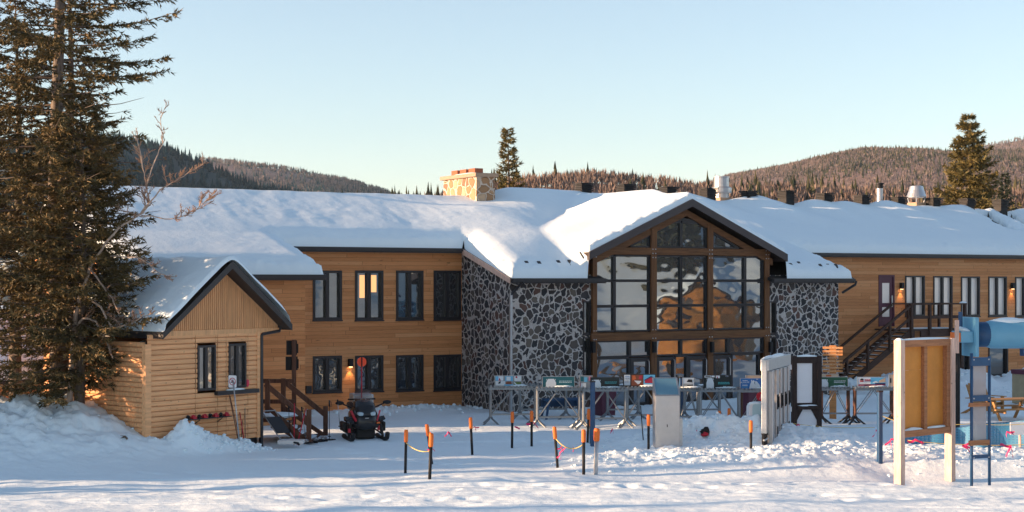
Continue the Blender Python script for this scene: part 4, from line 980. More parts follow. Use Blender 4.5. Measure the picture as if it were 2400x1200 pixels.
# ------------------------------------------------------------------ spruces
def spruce(name, label, base, Ht, R, seed, zlow=.06, nbr=150, dens=1.0, tuft=.13, expo=.6, mat='needle', bark='bark', group=None, lean=(0, 0), bare=0, droop=.30, tr=None, tiers=0, sides=None, topw=.0):
    hut_near = base[1] < 50
    rg = np.random.RandomState(seed); root = thing(name, label, 'tree', base, 0, group)
    r0 = tr or .018 * Ht; tb = MB()
    def axis_(z): return np.array([lean[0] * z / Ht + .05 * math.sin(z * .6 + seed), lean[1] * z / Ht + .05 * math.cos(z * .5 + seed), z])
    zs = np.linspace(-.5, Ht, 14); tb.path([axis_(z) if z > 0 else axis_(0) + [0, 0, z] for z in zs], [max(.012, r0 * (1 - max(z, 0) / Ht) ** .85) * (1.25 if z < .1 else 1) for z in zs], 9)
    TV = []
    for k in range(nbr):
        q = (k + rg.rand()) / nbr; z = Ht * (zlow + (1 - zlow) * q ** .98)
        if tiers: z = Ht * (zlow + (1 - zlow) * (np.round((z / Ht - zlow) / (1 - zlow) * tiers) + rg.normal(0, .26)) / tiers)
        z = min(max(z, Ht * zlow * .8), Ht * .995)
        qq = (z / Ht - zlow) / (1 - zlow); qq = min(max(qq, 0), 1)
        Lb = (R * (1 - qq) ** expo + topw) * rg.uniform(.5, 1.1) + .12
        az = k * 2.39996 + rg.normal(0, .45)
        if sides is not None:
            Lb *= 1 + sides[1] * math.cos(az - sides[0])
        d = np.array([math.cos(az), math.sin(az), 0]); up0 = .28 * qq + .02; n = 9
        s = np.linspace(0, 1, n)
        dz = Lb * (up0 * s - droop * (1.25 - qq) * s ** 1.4 * (1 - .45 * s) + .10 * s ** 3)
        side = np.array([-d[1], d[0], 0]); wob = .06 * Lb * np.sin(s * 4 + rg.rand() * 6) * s
        P = axis_(z)[None] + d[None] * (Lb * s)[:, None] + side[None] * wob[:, None]; P[:, 2] += dz
        if hut_near:
            Wp = P + np.array(base)[None]; dx = Wp[:, 0] - HO.x; dy = Wp[:, 1] - HO.y; tt_ = dx * HU.x + dy * HU.y; ww_ = dx * HN.x + dy * HN.y
            bad = np.where((tt_ > -.12) & (tt_ < TW + 1) & (ww_ < .25) & (ww_ > -HD - .4) & (Wp[:, 2] < np.maximum(HAZ + .75 - HS * np.abs(tt_ - HAX), 3.3)))[0]
            if len(bad):
                if bad[0] < 2: continue
                cut = s[bad[0] - 1]; P = np.stack([np.interp(s * cut, s, P[:, q_]) for q_ in range(3)], 1); Lb *= cut
        tb.path(P[::2], [max(.005, .012 + .006 * Lb) * (1 - .85 * t) for t in s[::2]], 4, False)
        isbare = rg.rand() < bare * (1 - qq) ** 1.5
        ntw = int((5 + 9.5 * Lb) * dens * (.12 if isbare else 1))
        for j in range(ntw):
            t = 1 - (1 - .16) * rg.rand() ** 1.15 if not isbare else rg.rand()
            x = t * (n - 1); a = int(min(x, n - 2)); p0 = P[a] + (P[a + 1] - P[a]) * (x - a); tg = P[a + 1] - P[a]; tg = tg / np.linalg.norm(tg)
            sg = 1 if rg.rand() < .5 else -1
            l = (.16 + .24 * Lb * (1 - t) ** .8) * rg.uniform(.6, 1.25); l = min(l, .8)
            td = tg * rg.uniform(.55, 1.0) + side * sg * rg.uniform(.3, 1.0) + np.array([0, 0, rg.uniform(-.45, .12)]); td /= np.linalg.norm(td)
            m = max(4, int(l / tuft * 5.0)); tt = rg.rand(m); q0 = p0[None] + td[None] * (l * tt)[:, None]; q0[:, 2] -= .12 * l * tt ** 2
            rv = rg.normal(0, 1, (m, 3)); rv -= (rv @ td)[:, None] * td[None]; rv /= np.linalg.norm(rv, axis=1)[:, None] + 1e-6
            nd = td[None] * rg.uniform(.5, 1.0, (m, 1)) + rv * rg.uniform(.3, .9, (m, 1)); nd /= np.linalg.norm(nd, axis=1)[:, None]
            ln_ = tuft * rg.uniform(.6, 1.3, (m, 1)); wd = np.cross(nd, rg.normal(0, 1, (m, 3))); wd /= np.linalg.norm(wd, axis=1)[:, None] + 1e-6; wd *= tuft * .15
            TV.append(np.stack([q0 - wd, q0 + wd, q0 + nd * ln_], 1))
    tb.build('trunk', M[bark], root, smooth=True)
    V = np.concatenate(TV).reshape(-1, 3); npmesh('crown', V, np.arange(len(V)).reshape(-1, 3), M[mat], root)
    return root
def base_at(x, D, z=None): p = atY(x, 900, D); zz = gz(p.x, D) if z is None else z; return (p.x, D, zz - .05)
spruce('spruce_tree', 'tallest big spruce with thick sunlit trunk rising out of the frame', base_at(135, 41.4), 18.0, 3.35, 1, .10, 260, 1.0, .15, .24, bare=.42, tr=.27, droop=.34)
spruce('spruce_tree', 'slimmer spruce close behind the tallest trunk, thin second stem', base_at(162, 42.8), 15.5, 2.7, 2, .14, 120, .85, .14, .6, bare=.4, bark='bark_pale', tr=.18)
spruce('spruce_tree', 'spruce at the left edge with bare lower trunk by the snow mound', base_at(40, 43.2), 12.5, 2.9, 3, .2, 125, .85, .14, .6, bare=.3, tr=.2)
spruce('spruce_tree', 'spruce cut by the left edge of the photo with snow on its boughs', base_at(-50, 42.6), 13.0, 2.7, 4, .16, 120, .85, .14, .6, bare=.1)
spruce('spruce_tree', 'lower bushy spruce whose boughs hang over the hut corner', base_at(190, 40.4), 8.0, 2.75, 5, .07, 230, 1.2, .14, .55, mat='needle', droop=.30, sides=(2.6, .28))
for (x, y, D, r, nm) in ((60, 588, 42.2, .22, 0), (22, 624, 41.9, .32, 1), (38, 640, 42, .2, 2), (70, 700, 42.3, .17, 3), (10, 697, 42, .26, 4), (335, 803, 41.6, .10, 5), (122, 870, 41.9, .05, 6), (90, 573, 42.4, .17, 7), (5, 398, 42, .18, 8), (250, 922, 41.3, .07, 9)):
    p = atY(x, y, D); host = [o for o in SC.objects if o.name.startswith('spruce_tree')][3 if x < 140 else 4]
    b = MB(); b.blob(p - Vector(host.location), r, nm, 2, .3, (1.1, 1.0, .5)); b.build('snow_clump', M['snow'], host, smooth=True)
# trees behind the lodge
spruce('spruce_tree', 'lone narrow spruce standing behind the stone chimney', base_at(1190, 76, 0), 12.15, 1.75, 21, .3, 150, 1.3, .21, .95, mat='needle_far', droop=.12, group=None, sides=(0, .1))
spruce('spruce_tree', 'tall tiered spruce behind the right end of the roof', base_at(2272, 96, 0), 14.9, 3.6, 22, .28, 260, 1.6, .28, .8, mat='needle_far', droop=.12, tiers=13)
spruce('spruce_tree', 'small dark spruce right of the tall tiered one', base_at(2356, 112, 0), 12.4, 1.8, 23, .35, 90, 1.3, .26, .8, mat='needle_dk', droop=.2)
spruce('spruce_tree', 'tiny spruce tip rising over the roof at the right edge', base_at(2384, 118, 0), 10.6, 1.5, 24, .4, 60, 1.3, .26, .8, mat='needle_far', droop=.2)
spruce('spruce_tree', 'low spruce top between two ridge vents under the tall tiered spruce', base_at(2325, 104, 0), 9.6, 1.6, 25, .4, 60, 1.3, .26, .8, mat='needle_far', droop=.2)

# ------------------------------------------------------------------ bare birch in front of the spruces
bp = base_at(165, 40.3); birch = thing('birch_tree', 'bare pale birch leaning right in front of the big spruces', 'tree', bp)
B0 = Vector(bp); tb = MB(); tw = MB(); rb = random.Random(9)
def limb(pts, r0, r1, D0, D1, mb):
    D0 -= 1.3; D1 -= 1.3; P = [atY(x, y, D0 + (D1 - D0) * i / (len(pts) - 1)) - B0 for i, (x, y) in enumerate(pts)]
    # finer, slightly crooked
    Q = []
    for i in range(len(P) - 1):
        for k in range(4): Q.append(P[i].lerp(P[i+1], k / 4) + Vector((rb.uniform(-1, 1), rb.uniform(-1, 1), rb.uniform(-1, 1))) * .018)
    Q.append(P[-1]); n = len(Q); mb.path(Q, [r0 + (r1 - r0) * i / (n - 1) for i in range(n)], 7 if r0 > .03 else 5, True); return Q
def sprays(Q, n, l, depth=2, lo=.25):
    for k in range(n):
        t = lo + (1 - lo) * (k + rb.random()) / n; i = min(int(t * (len(Q) - 1)), len(Q) - 2); p = Q[i]; d = (Q[i+1] - Q[i]).normalized()
        e = (d * .7 + Vector((rb.gauss(0, .55), rb.gauss(0, .5), rb.gauss(.22, .4)))).normalized(); L_ = l * rb.uniform(.4, 1.1) * (1.1 - .6 * t)
        R = [p]
        for s in range(5): e = (e + Vector((rb.gauss(0, .22), rb.gauss(0, .22), rb.gauss(.05, .18)))).normalized(); R.append(R[-1] + e * L_ / 5)
        tw.path(R, [.006 + .003 * depth - (.0045 + .0025 * depth) * s / 5 for s in range(6)], 4, False)
        if depth > 0: sprays(R, max(2, int(n * .5)), L_ * .55, depth - 1, .2)
trunk_pts = [(160, 1012), (165, 900), (172, 800), (176, 740), (190, 690), (212, 625)]
Q0 = limb(trunk_pts, .085, .045, 41.6, 41.5, tb)
Q1 = limb([(212, 625), (245, 570), (290, 525), (335, 498), (348, 480), (345, 440), (335, 395), (330, 360)], .034, .009, 41.5, 41.0, tb); sprays(Q1, 19, .8, 2, .35)
Q2 = limb([(330, 500), (375, 445), (410, 425), (450, 400), (484, 378)], .022, .006, 41.2, 40.6, tb); sprays(Q2, 16, .62, 2, .3)
Q3 = limb([(340, 505), (400, 515), (450, 500), (485, 470), (503, 452)], .018, .006, 41.2, 40.4, tb); sprays(Q3, 19, .7, 2, .3)
Q4 = limb([(345, 430), (365, 372), (384, 330), (376, 280), (392, 235)], .018, .005, 41.0, 40.8, tb); sprays(Q4, 12, .5, 2, .4)
Q5 = limb([(334, 395), (326, 345), (318, 300)], .02, .007, 41.0, 41.0, tb); sprays(Q5, 9, .5, 2, .2)
Q6 = limb([(174, 770), (195, 745), (225, 752), (250, 800), (265, 840)], .04, .012, 41.5, 41.0, tb); sprays(Q6, 12, .5, 2, .2)
Q7 = limb([(195, 690), (235, 720), (262, 770), (300, 762), (330, 745), (358, 735)], .035, .008, 41.5, 40.7, tb); sprays(Q7, 19, .55, 2, .25)
Q8 = limb([(210, 630), (262, 700), (280, 740)], .03, .008, 41.4, 40.9, tb); sprays(Q8, 12, .5, 2, .3)
Q9 = limb([(260, 600), (330, 605), (375, 640), (405, 660)], .02, .006, 41.3, 40.6, tb); sprays(Q9, 14, .5, 2, .2)
tb.build('trunk', M['birch'], birch, smooth=True); tw.build('twigs', M['twig'], birch)

# ------------------------------------------------------------------ what the glass reflects, and unseen spruces at left, placed and sized for their shade
def slope_z(X, Y):
    d = (X - 30) * .25 - (Y - 42) * .97
    return .285 * np.clip(d - 8, 0, 150) * sstep(5, 40, d) * (1 + .12 * fbm(X * .02, Y * .02, 90, 3)) + sstep(8, 30, d) * (4.2 * fbm(X * .028 + Y * .016, Y * .036, 91, 3)) - .5
xs = np.linspace(22, 210, 95); ys = np.linspace(-150, 70, 108); XX, YY = np.meshgrid(xs, ys); ZZ = slope_z(XX, YY)
i = np.arange(XX.size).reshape(XX.shape); q = np.stack([i[:-1, :-1], i[:-1, 1:], i[1:, 1:], i[1:, :-1]], -1).reshape(-1, 4)
tag(npmesh('ski_slope', np.stack([XX, YY, ZZ], -1).reshape(-1, 3), q, M['snow'], smooth=True), kind='structure')
RS = np.random.RandomState(77); X = RS.uniform(40, 200, 5200); Y = RS.uniform(-140, 65, 5200); k = (slope_z(X, Y) > 8 + 6 * fbm(X * .03, Y * .03, 93, 2)) & (fbm(X * .035, Y * .05, 94, 3) > -.25); P = np.stack([X, Y, slope_z(X, Y) - .2], -1)[k]
v, f = spruce_pts(P, RS.uniform(4, 9, len(P)), 1.3, RS, 5, 7); tag(npmesh('slope_wood', v, f, M['wood_spruce']), kind='stuff')
ch = thing('chalet', 'orange timber chalet with snowy roof, seen only as a reflection in the gable glass', 'chalet', (38.6, 46.0, 0), math.radians(-106))
M['orangewall'] = siding('orange_wall', [(.36, .13, .02), (.50, .20, .035), (.60, .26, .05)], .16, 4, .05)
b = MB(); w_, d_, h_ = 2.5, 3.6, 2.9
b.prism([(-w_, -d_, -.5), (w_, -d_, -.5), (w_, -d_, h_), (0, -d_, h_ + 1.5), (-w_, -d_, h_)], (0, 2 * d_, 0)); b.build('wall', M['orangewall'], ch)
for s in (-1, 1):
    b = MB(); b.prism([(0, -d_ - .7, h_ + 1.75), (s * (w_ + .8), -d_ - .7, h_ - .20), (s * (w_ + .8), -d_ - .7, h_ - .38), (0, -d_ - .7, h_ + 1.55)], (0, 2 * d_ + 1.4, 0)); b.build('roof', M['dark'], ch)
    b = MB(); b.prism([(0, -d_ - .65, h_ + 2.45), (s * (w_ + .55), -d_ - .65, h_ + .5), (s * (w_ + .8), -d_ - .65, h_ + .2), (s * (w_ + .8), -d_ - .65, h_ - .19), (0, -d_ - .65, h_ + 1.96)], (0, 2 * d_ + 1.3, 0)); b.build('roof_snow', M['roof_snow'], ch)
for x, z in ((-1.6, .6), (1.2, 2.2)):
    b = MB(); b.box(x - .5, x + .5, d_ - .01, d_ + .05, z, z + 1.2); b.box(x - .5, x + .5, -d_ - .05, -d_ + .01, z, z + 1.2); b.build('window', M['frame'], ch)
RW = np.random.RandomState(31); P = []; hts = []
def wood(n, x0, x1, yc, wy, hfun):
    for _ in range(n):
        x = RW.uniform(x0, x1); y = yc + .14 * x + RW.uniform(0, wy); P.append((x, y, -.2)); hts.append(hfun(x) * RW.uniform(.85, 1.12))
wood(120, -62, -21, 37.3, 4.6, lambda x: (1.5 - x) * .176)        # shades the near yard
wood(46, -80, -26, 52.0, 3.6, lambda x: min(13, (13 - x) * .176)) # shades the far yard
wood(34, -95, -30, 57.0, 20, lambda x: 13.5)                       # dapples the roof
wood(70, -27, -14.5, 33.0, 8.0, lambda x: 1.6)                     # low spruces added to cast streaks on the foreground
n0_ = len(P); wood(12, -85, -24, 27.5, 10.5, lambda x: min(12, (22 - x) * .176))   # scattered thin ones: long streaks
P = np.array(P); hts = np.array(hts); wds = hts * .17; wds[n0_:] = hts[n0_:] * .055
v, f = spruce_pts(P, hts, wds, RW, 7, 9)
tag(npmesh('spruce_wood', v, f, M['needle_dk']), kind='stuff')  # out of view, added for the shade they cast
# ------------------------------------------------------------------ orange-topped marker poles
def marker(x, yt, yb, label, lean=0.0, fat=1.0, pale=False, cap=.30, D=None, split=False):
    p = G(x, yb) if D is None else Vector(base_at(x, D)); D = p.y
    h = (yb - yt) / F * D
    o = thing('marker_pole', label, 'marker pole', p, 0, 'orange-topped marker poles'); r = .034 * fat
    d = Vector((lean, 0, 1)).normalized()
    MB().tube(-d * .3, d * (h - cap * .8), r, r, 10).build('pole', M['alu'] if pale else M['black'], o, smooth=True)
    c = MB(); c.lathe([(r * 1.2, 0), (r * 1.4, .03), (r * 1.45, cap * .8), (r * 1.2, cap)] , 12, (0, 0, 0))
    if split: c.v = [(vx, vy, vz + (.03 if vx > .02 and vz > cap * .7 else 0)) for vx, vy, vz in c.v]
    q = d.to_track_quat('Z', 'X').to_matrix(); c.v = [tuple(q @ Vector(v) + d * (h - cap)) for v in c.v]
    c.build('foam_cap', M['orange'], o, smooth=True); return p, h, d
mk = {}
mk['a'] = marker(950, 1007, 1109, 'black marker pole with dark orange cap, furthest left of its row', .02)
mk['b'] = marker(1012, 994, 1086, 'leaning marker pole with dull red cap behind the pale-capped one', -.13, 1.0)
mk['c'] = marker(1007, 1016, 1122, 'marker pole with torn pale orange cap standing nearest the camera', .04, 1.1, split=True)
mk['d'] = marker(1107, 978, 1066, 'slightly leaning marker pole alone between the two left groups', -.05)
mk['e'] = marker(1200, 965, 1050, 'straight marker pole in front of the first ski rack', .01)
mk['f'] = marker(1246, 963, 1046, 'straight marker pole with pink ribbon before the ski rack feet', .0)
mk['g'] = marker(1307, 1000, 1096, 'leaning slim marker pole tied by rope to its right neighbour', -.08)
mk['h'] = marker(1368, 1007, 1112, 'marker pole with broad orange cap between a leaning and a pale pole', .0, 1.1)
mk['i'] = marker(1396, 1004, 1112, 'thick silvery marker pole with orange cap', .03, 1.5, True)
mk['j'] = marker(1377, 958, 1038, 'marker pole with red-orange cap left of the tall blue post', .04)
mk['k'] = marker(1384, 974, 1040, 'short marker pole touching the tall blue post', .0, .8)
mk['l'] = marker(1520, 966, 1047, 'marker pole just left of the metal kiosk', .0)
mk['m'] = marker(1686, 962, 0, 'small marker pole behind the snow heap, left of two', .0, D=47.2) if False else None
mk['o'] = marker(1760, 994, 1061, 'marker pole in front of the rounded white box sign', .0)
def marker_at(x, yt, D, label):
    p = Vector(base_at(x, D)); h = CZ + (HZ - yt) / F * D - p.z; o = thing('marker_pole', label, 'marker pole', p, 0, 'orange-topped marker poles')
    MB().tube((0, 0, -.2), (0, 0, h - .2), .034, n=10).build('pole', M['black'], o, smooth=True); MB().lathe([(.043, h - .29), (.053, h - .26), (.053, h - .05), (.043, h)], 12).build('foam_cap', M['orange'], o, smooth=True)
marker_at(1686, 963, 46.5, 'left one of two marker poles standing behind the ploughed snow heap')
marker_at(1709, 957, 47.4, 'right one of two marker poles standing behind the ploughed snow heap')
p = G(1509, 1047); t = thing('thin_rod', 'thin black rod leaning beside the metal kiosk', 'rod', p); MB().tube((0, 0, -.2), (-.09, 0, .95), .014).build('rod', M['black'], t)
# blue posts
def bluepost(x, yt, yb, w, label, mat='blue'):
    p = G(x, yb); h = (yb - yt) / F * p.y; t = thing('blue_post', label, 'post', p, .3, 'blue posts')
    MB().box(-w/2, w/2, -w/2, w/2, -.3, h).build('post', M[mat], t, bevel=.01); MB().box(-w/2-.006, w/2+.006, -w/2-.006, w/2+.006, h - .03, h + .01).build('post_cap', M['dark'], t)
bluepost(1389, 894, 1046, .11, 'tall blue post behind the pale marker pole'); bluepost(1596, 884, 998, .10, 'blue post at the right side of the metal kiosk'); bluepost(2062, 904, 1072, .11, 'dark teal post between ski racks and plywood board')
# ropes and ribbons
def rope(pts, r=.011, sag=.12, label='thin yellow rope', name='rope'):
    P = []
    for i in range(len(pts) - 1):
        a, b = Vector(pts[i]), Vector(pts[i+1]); s = sag * min(1, (b - a).length / 2)
        for k in range(8): u = k / 8; P.append(a.lerp(b, u) - Vector((0, 0, 4 * s * u * (1 - u))))
    P.append(Vector(pts[-1])); o = P[0].copy(); b = MB(); b.path([p - o for p in P], r, 5)
    e = b.build(name, M['rope'], None, smooth=True); e.location = o; return tag(e, label, 'rope')
def top_of(k, f=.72): p, h, d = mk[k]; return p + d * h * f
rope([top_of('a', .7), top_of('c', .62)], .012, .10, 'yellow rope end sagging from the left marker pole to the pale-capped one')
rope([top_of('g', .72), top_of('h', .68)], .013, .28, 'yellow rope sagging between two marker poles at the edge of the lit snow')
rr = [G(1760, 1061) + Vector((0, 0, .62)), atY(1860, 1003, 43.5), atY(2062, 1005, 41), ]
rope([atY(1598, 990, 45), atY(1790, 991, 44.5), atY(1860, 993, 44.5), atY(2050, 1002, 43.0)], .008, .05, 'yellow rope running from the kiosk past the black notice board')
rope([atY(2062, 972, 40.2), atY(2110, 990, 40), atY(2280, 993, 40), atY(2420, 992, 40)], .009, .05, 'upper yellow rope running right past the plywood board')
rope([atY(2128, 1032, 37.5), atY(2275, 1042, 37.5), atY(2420, 1041, 37.5)], .009, .03, 'lower pale rope in front of the blue mesh fence')
def ribbon(x, y, D, s, label, seed):
    R = random.Random(seed); p = atY(x, y, D); b = MB()
    for k in range(3):
        a = R.uniform(-2.6, .2); P = [Vector((0, 0, 0))]
        for j in range(4): a += R.uniform(-.7, .5); P.append(P[-1] + Vector((math.cos(a), R.uniform(-.4, .4), math.sin(a))) * s * .24)
        n = Vector((R.uniform(-.3, .3), .5, R.uniform(.5, 1))).normalized() * s * .11
        vs = []; fs = []
        for q in P: vs += [q + n, q - n]
        for j in range(4): fs.append((2*j, 2*j+1, 2*j+3, 2*j+2))
        b.add(vs, fs)
    o = b.build('pink_ribbon', M['pink'], None); o.location = p; tag(o, label, 'ribbon')
for i, (x, y, D, s, lb) in enumerate((
    (1050, 1012, 39.6, .16, 'pink ribbon lying loose on the shaded snow'), (1012, 1052, 36.0, .12, 'pink ribbon tied to the pale-capped marker pole'), (1112, 1000, 40.7, .14, 'pink ribbon under the cap of the lone leaning pole'),
    (1206, 1000, 42.2, .16, 'pink ribbon hanging by the straight pole before the first rack'), (1250, 990, 42.6, .22, 'pink ribbon bow on the pole before the rack feet'), (1316, 1044, 37.7, .18, 'upper pink ribbon on the roped pole'),
    (1343, 1046, 37.4, .14, 'pink ribbon dangling from the sagging rope'), (1313, 1060, 37.6, .18, 'lower pink ribbon by the roped pole'), (1436, 1005, 44.0, .16, 'pink ribbon on shaded snow right of the blue post'),
    (1632, 1008, 42.2, .24, 'pink ribbon on the snow heap nearest the kiosk'), (1708, 994, 43.2, .30, 'long pink ribbon on top of the snow heap'), (1735, 1015, 42.2, .24, 'pink ribbon on the heap beside the white box sign'),
    (1870, 994, 44.3, .20, 'pink ribbon on the rope below the black notice board'), (1946, 1026, 42.2, .18, 'pink ribbon on snow right of the black notice board'), (2053, 1008, 41.4, .22, 'pink ribbon by the dark teal post'),
    (2088, 1030, 38.0, .22, 'pink ribbon left of the plywood board'), (2145, 1030, 37.4, .24, 'pink ribbon on the rope under the plywood board'), (2255, 1045, 37.4, .26, 'pink ribbon on the rope left of the blue frame'), (2370, 1045, 37.4, .30, 'pink ribbon on the rope at the right edge'), (2360, 1012, 39.8, .22, 'pink ribbon on the upper rope near the white placard'))):
    ribbon(x, y, D, s, lb, i + 3)
p = atY(1652, 1022, 42.0); t = thing('net_bag', 'crumpled black and red mesh bag on the snow heap', 'bag', (p.x, p.y, gz(p.x, p.y) + .02))
b = MB(); b.blob((0, 0, .09), .13, 5, 2, .5, (1.1, .7, .75)); b.build('bag', M['black'], t, smooth=True); b = MB(); b.blob((-.02, -.07, .03), .09, 7, 2, .4, (1.2, .6, .6)); b.build('red_lining', M['red'], t, smooth=True)

# ------------------------------------------------------------------ ski racks with advertising boards on top
def rack(x0, x1, yt, D, label, brown=False, rz=.06):
    a = atY(x0, yt, D); c = atY(x1, yt, D); w = c.x - a.x; h = a.z; bz = gz((a.x + c.x) / 2, D)
    t = thing('ski_rack', label, 'ski rack', ((a.x + c.x) / 2, D, bz), rz, 'galvanised ski racks'); h -= bz
    mp = M['redwood'] if brown else M['steel']
    for s in (-1, 1):
        x = s * (w / 2 - .05); b = MB()
        for yy in (-.22, .22): b.tube((x, yy * .3, .24), (x, yy * .3, h - .04), .042)
        b.build('leg', mp, t)
        for k in (-1, 1):
            MB().path([(x, 0, .3), (x + k * .05, -.1, .18), (x + k * .28, -.3 * 1, -.03)], .032, 6).build('foot', M['steel'] if not brown else M['dark'], t)
            MB().path([(x, 0, .3), (x + k * .05, .1, .18), (x + k * .26, .3, -.03)], .032, 6).build('foot', M['steel'] if not brown else M['dark'], t)
    for yy in (-.17, .17): MB().box(-w/2, w/2, yy - .02, yy + .02, h - .075, h - .005).build('rail', M['steel'], t)
    b = MB(); n = max(4, int(w / .11))
    for k in range(n): x = -w/2 + w * (k + .5) / n; b.box(x - .03, x + .03, -.22, .22, h - .005, h + .02); b.box(x - .03, x + .03, -.225, -.19, h + .02, h + .055); b.box(x - .03, x + .03, .19, .225, h + .02, h + .055)
    b.build('slot_tray', M['steel'], t)
    for s in (-1, 1): MB().tube((s * .03, -.12, h - .08), (s * (w/2 - .1), -.10, .36), .014, n=6).build('brace', M['steel'], t); MB().tube((s * .03, .12, h - .08), (s * (w/2 - .1), .10, .36), .014, n=6).build('brace', M['steel'], t)
    MB().box(-w/2 + .05, w/2 - .05, -.10, -.06, .30, .34).box(-w/2 + .05, w/2 - .05, .06, .10, .30, .34).build('lower_rail', M['steel'], t)
    b = MB(); b.blob((w * .12, 0, h + .045), .16, int(x0), 2, .3, (1.8, .8, .2)); b.build('tray_snow', M['snow'], t, smooth=True)
    return a, c, h + bz
rk = []
for x0, x1, yt, D, br, lb in ((1146, 1258, 907, 49.0, 0, 'leftmost ski rack in front of the fieldstone wall'), (1256, 1362, 909, 48.2, 0, 'ski rack carrying the teal milk can board'), (1364, 1470, 911, 47.8, 0, 'ski rack behind the tall blue post'),
    (1466, 1560, 908, 48.6, 0, 'ski rack partly hidden by the metal kiosk'), (1588, 1640, 911, 48.2, 0, 'short ski rack just right of the metal kiosk'), (1637, 1736, 912, 47.6, 0, 'ski rack carrying the black milk can board with stickers'), (1733, 1835, 913, 47.8, 1, 'ski rack with brown posts behind the metal lockers'),
    (1921, 1992, 909, 49.6, 1, 'ski rack with dark legs in front of the arrow signpost'), (1999, 2094, 909, 49.3, 1, 'ski rack with brown posts left of the plywood board')):
    rk.append(rack(x0, x1, yt, D, lb, br))
for x0, x1, yt, D, lb in ((1215, 1330, 902, 51.2, 'ski rack in the back row by the fieldstone wall'), (1420, 1500, 905, 50.6, 'back row ski rack before the glazed doors on the left'), (1600, 1690, 906, 50.8, 'back row ski rack before the glazed doors on the right')): rack(x0, x1, yt, D, lb)
MC = lambda n, c, r=.4: plain(n, c, r, 0, .04, 3, 0)
M['ad_teal'] = MC('ad_teal', (.01, .105, .13)); M['ad_black'] = MC('ad_black', (.008, .016, .018)); M['ad_green'] = MC('ad_green', (.006, .085, .045)); M['ad_blue'] = MC('ad_blue', (.02, .15, .42)); M['ad_white'] = MC('ad_white', (.62, .68, .72))
M['ad_ink'] = MC('ad_ink', (.45, .62, .66)); M['ad_mint'] = MC('ad_mint', (.05, .36, .38)); M['ad_red'] = MC('ad_red', (.40, .02, .05)); M['ad_sky'] = MC('ad_sky', (.12, .42, .66)); M['ad_brown'] = MC('ad_brown', (.20, .06, .03)); M['ad_maroon'] = MC('ad_maroon', (.14, .008, .05)); M['ad_olive'] = MC('ad_olive', (.08, .14, .03)); M['ad_sand'] = MC('ad_sand', (.55, .40, .28)); M['ad_grey'] = MC('ad_grey', (.25, .28, .30)); M['ad_navy'] = MC('ad_navy', (.01, .04, .13)); M['ad_pink'] = MC('ad_pink', (.55, .20, .28)); M['ad_orange'] = MC('ad_orange', (.55, .12, .03))
def board(x0, y0, x1, y1, D, label, bg, items, rz=.06, name='advert_board'):
    """items: (kind, material, x, y, ...) in board fractions; a thin board standing on a rack"""
    a = atY(x0, y1, D); c = atY(x1, y0, D); w = c.x - a.x; h = c.z - a.z
    t = thing(name, label, 'advert board', ((a.x + c.x) / 2, D, a.z), rz)
    MB().box(-w/2, w/2, -.012, .012, 0, h).build('panel', M[bg], t)
    MB().box(-w/2 - .012, w/2 + .012, -.016, .02, -.012, 0).box(-w/2 - .012, w/2 + .012, -.016, .02, h, h + .012).box(-w/2 - .012, -w/2, -.016, .02, 0, h).box(w/2, w/2 + .012, -.016, .02, 0, h).build('board_frame', M['galv' if bg != 'ad_black' else 'dark'], t)
    y = -.015
    for it in items:
        k, m = it[0], it[1]
        if k == 'r':
            x0_, z0_, x1_, z1_ = it[2:6]; MB().box(-w/2 + x0_*w, -w/2 + x1_*w, y, -.0125, z0_*h, z1_*h).build('print', M[m], t)
        elif k == 'p':
            b = MB(); b.prism([(-w/2 + px_*w, -.0125, pz_*h) for px_, pz_ in it[2]], (0, y + .0125, 0)); b.build('print', M[m], t)
        elif k == 'lines':   # rows of small words, too small to read
            x0_, x1_, zs_, th_ = it[2:6]; b = MB(); R = random.Random(int(x0_ * 100) + len(zs_))
            for z_ in zs_:
                x = x0_
                while x < x1_ - .01:
                    l = min(R.uniform(.02, .07), x1_ - x); b.box(-w/2 + x*w, -w/2 + (x + l)*w, y, -.0125, (z_ - th_/2)*h, (z_ + th_/2)*h); x += l + .012
            b.build('lettering', M[m], t)
        elif k == 't':
            text_part('lettering', it[2], it[5] * h, M[m], t, -w/2 + it[3]*w, y, it[4]*h)
        y -= .0015
    return t
can = lambda x, s=1.0: [('p', 'ad_white', [(x - .17*s, 0.0), (x + .17*s, 0.0), (x + .17*s, .42), (x + .125*s, .66), (x + .10*s, .72), (x + .10*s, .80), (x - .10*s, .80), (x - .10*s, .72), (x - .125*s, .66), (x - .17*s, .42)]), ('r', 'ad_white', x - .15*s, .66, x - .125*s, .78), ('r', 'ad_white', x + .125*s, .66, x + .15*s, .78)]
zt = lambda i: rk[i][2]
def by(i): return HZ - (rk[i][2] + .022 - CZ) * F / {0: 49.0, 1: 48.2, 2: 47.8, 3: 48.6, 4: 48.2, 5: 47.6, 6: 47.8, 7: 49.6, 8: 49.3}[i]
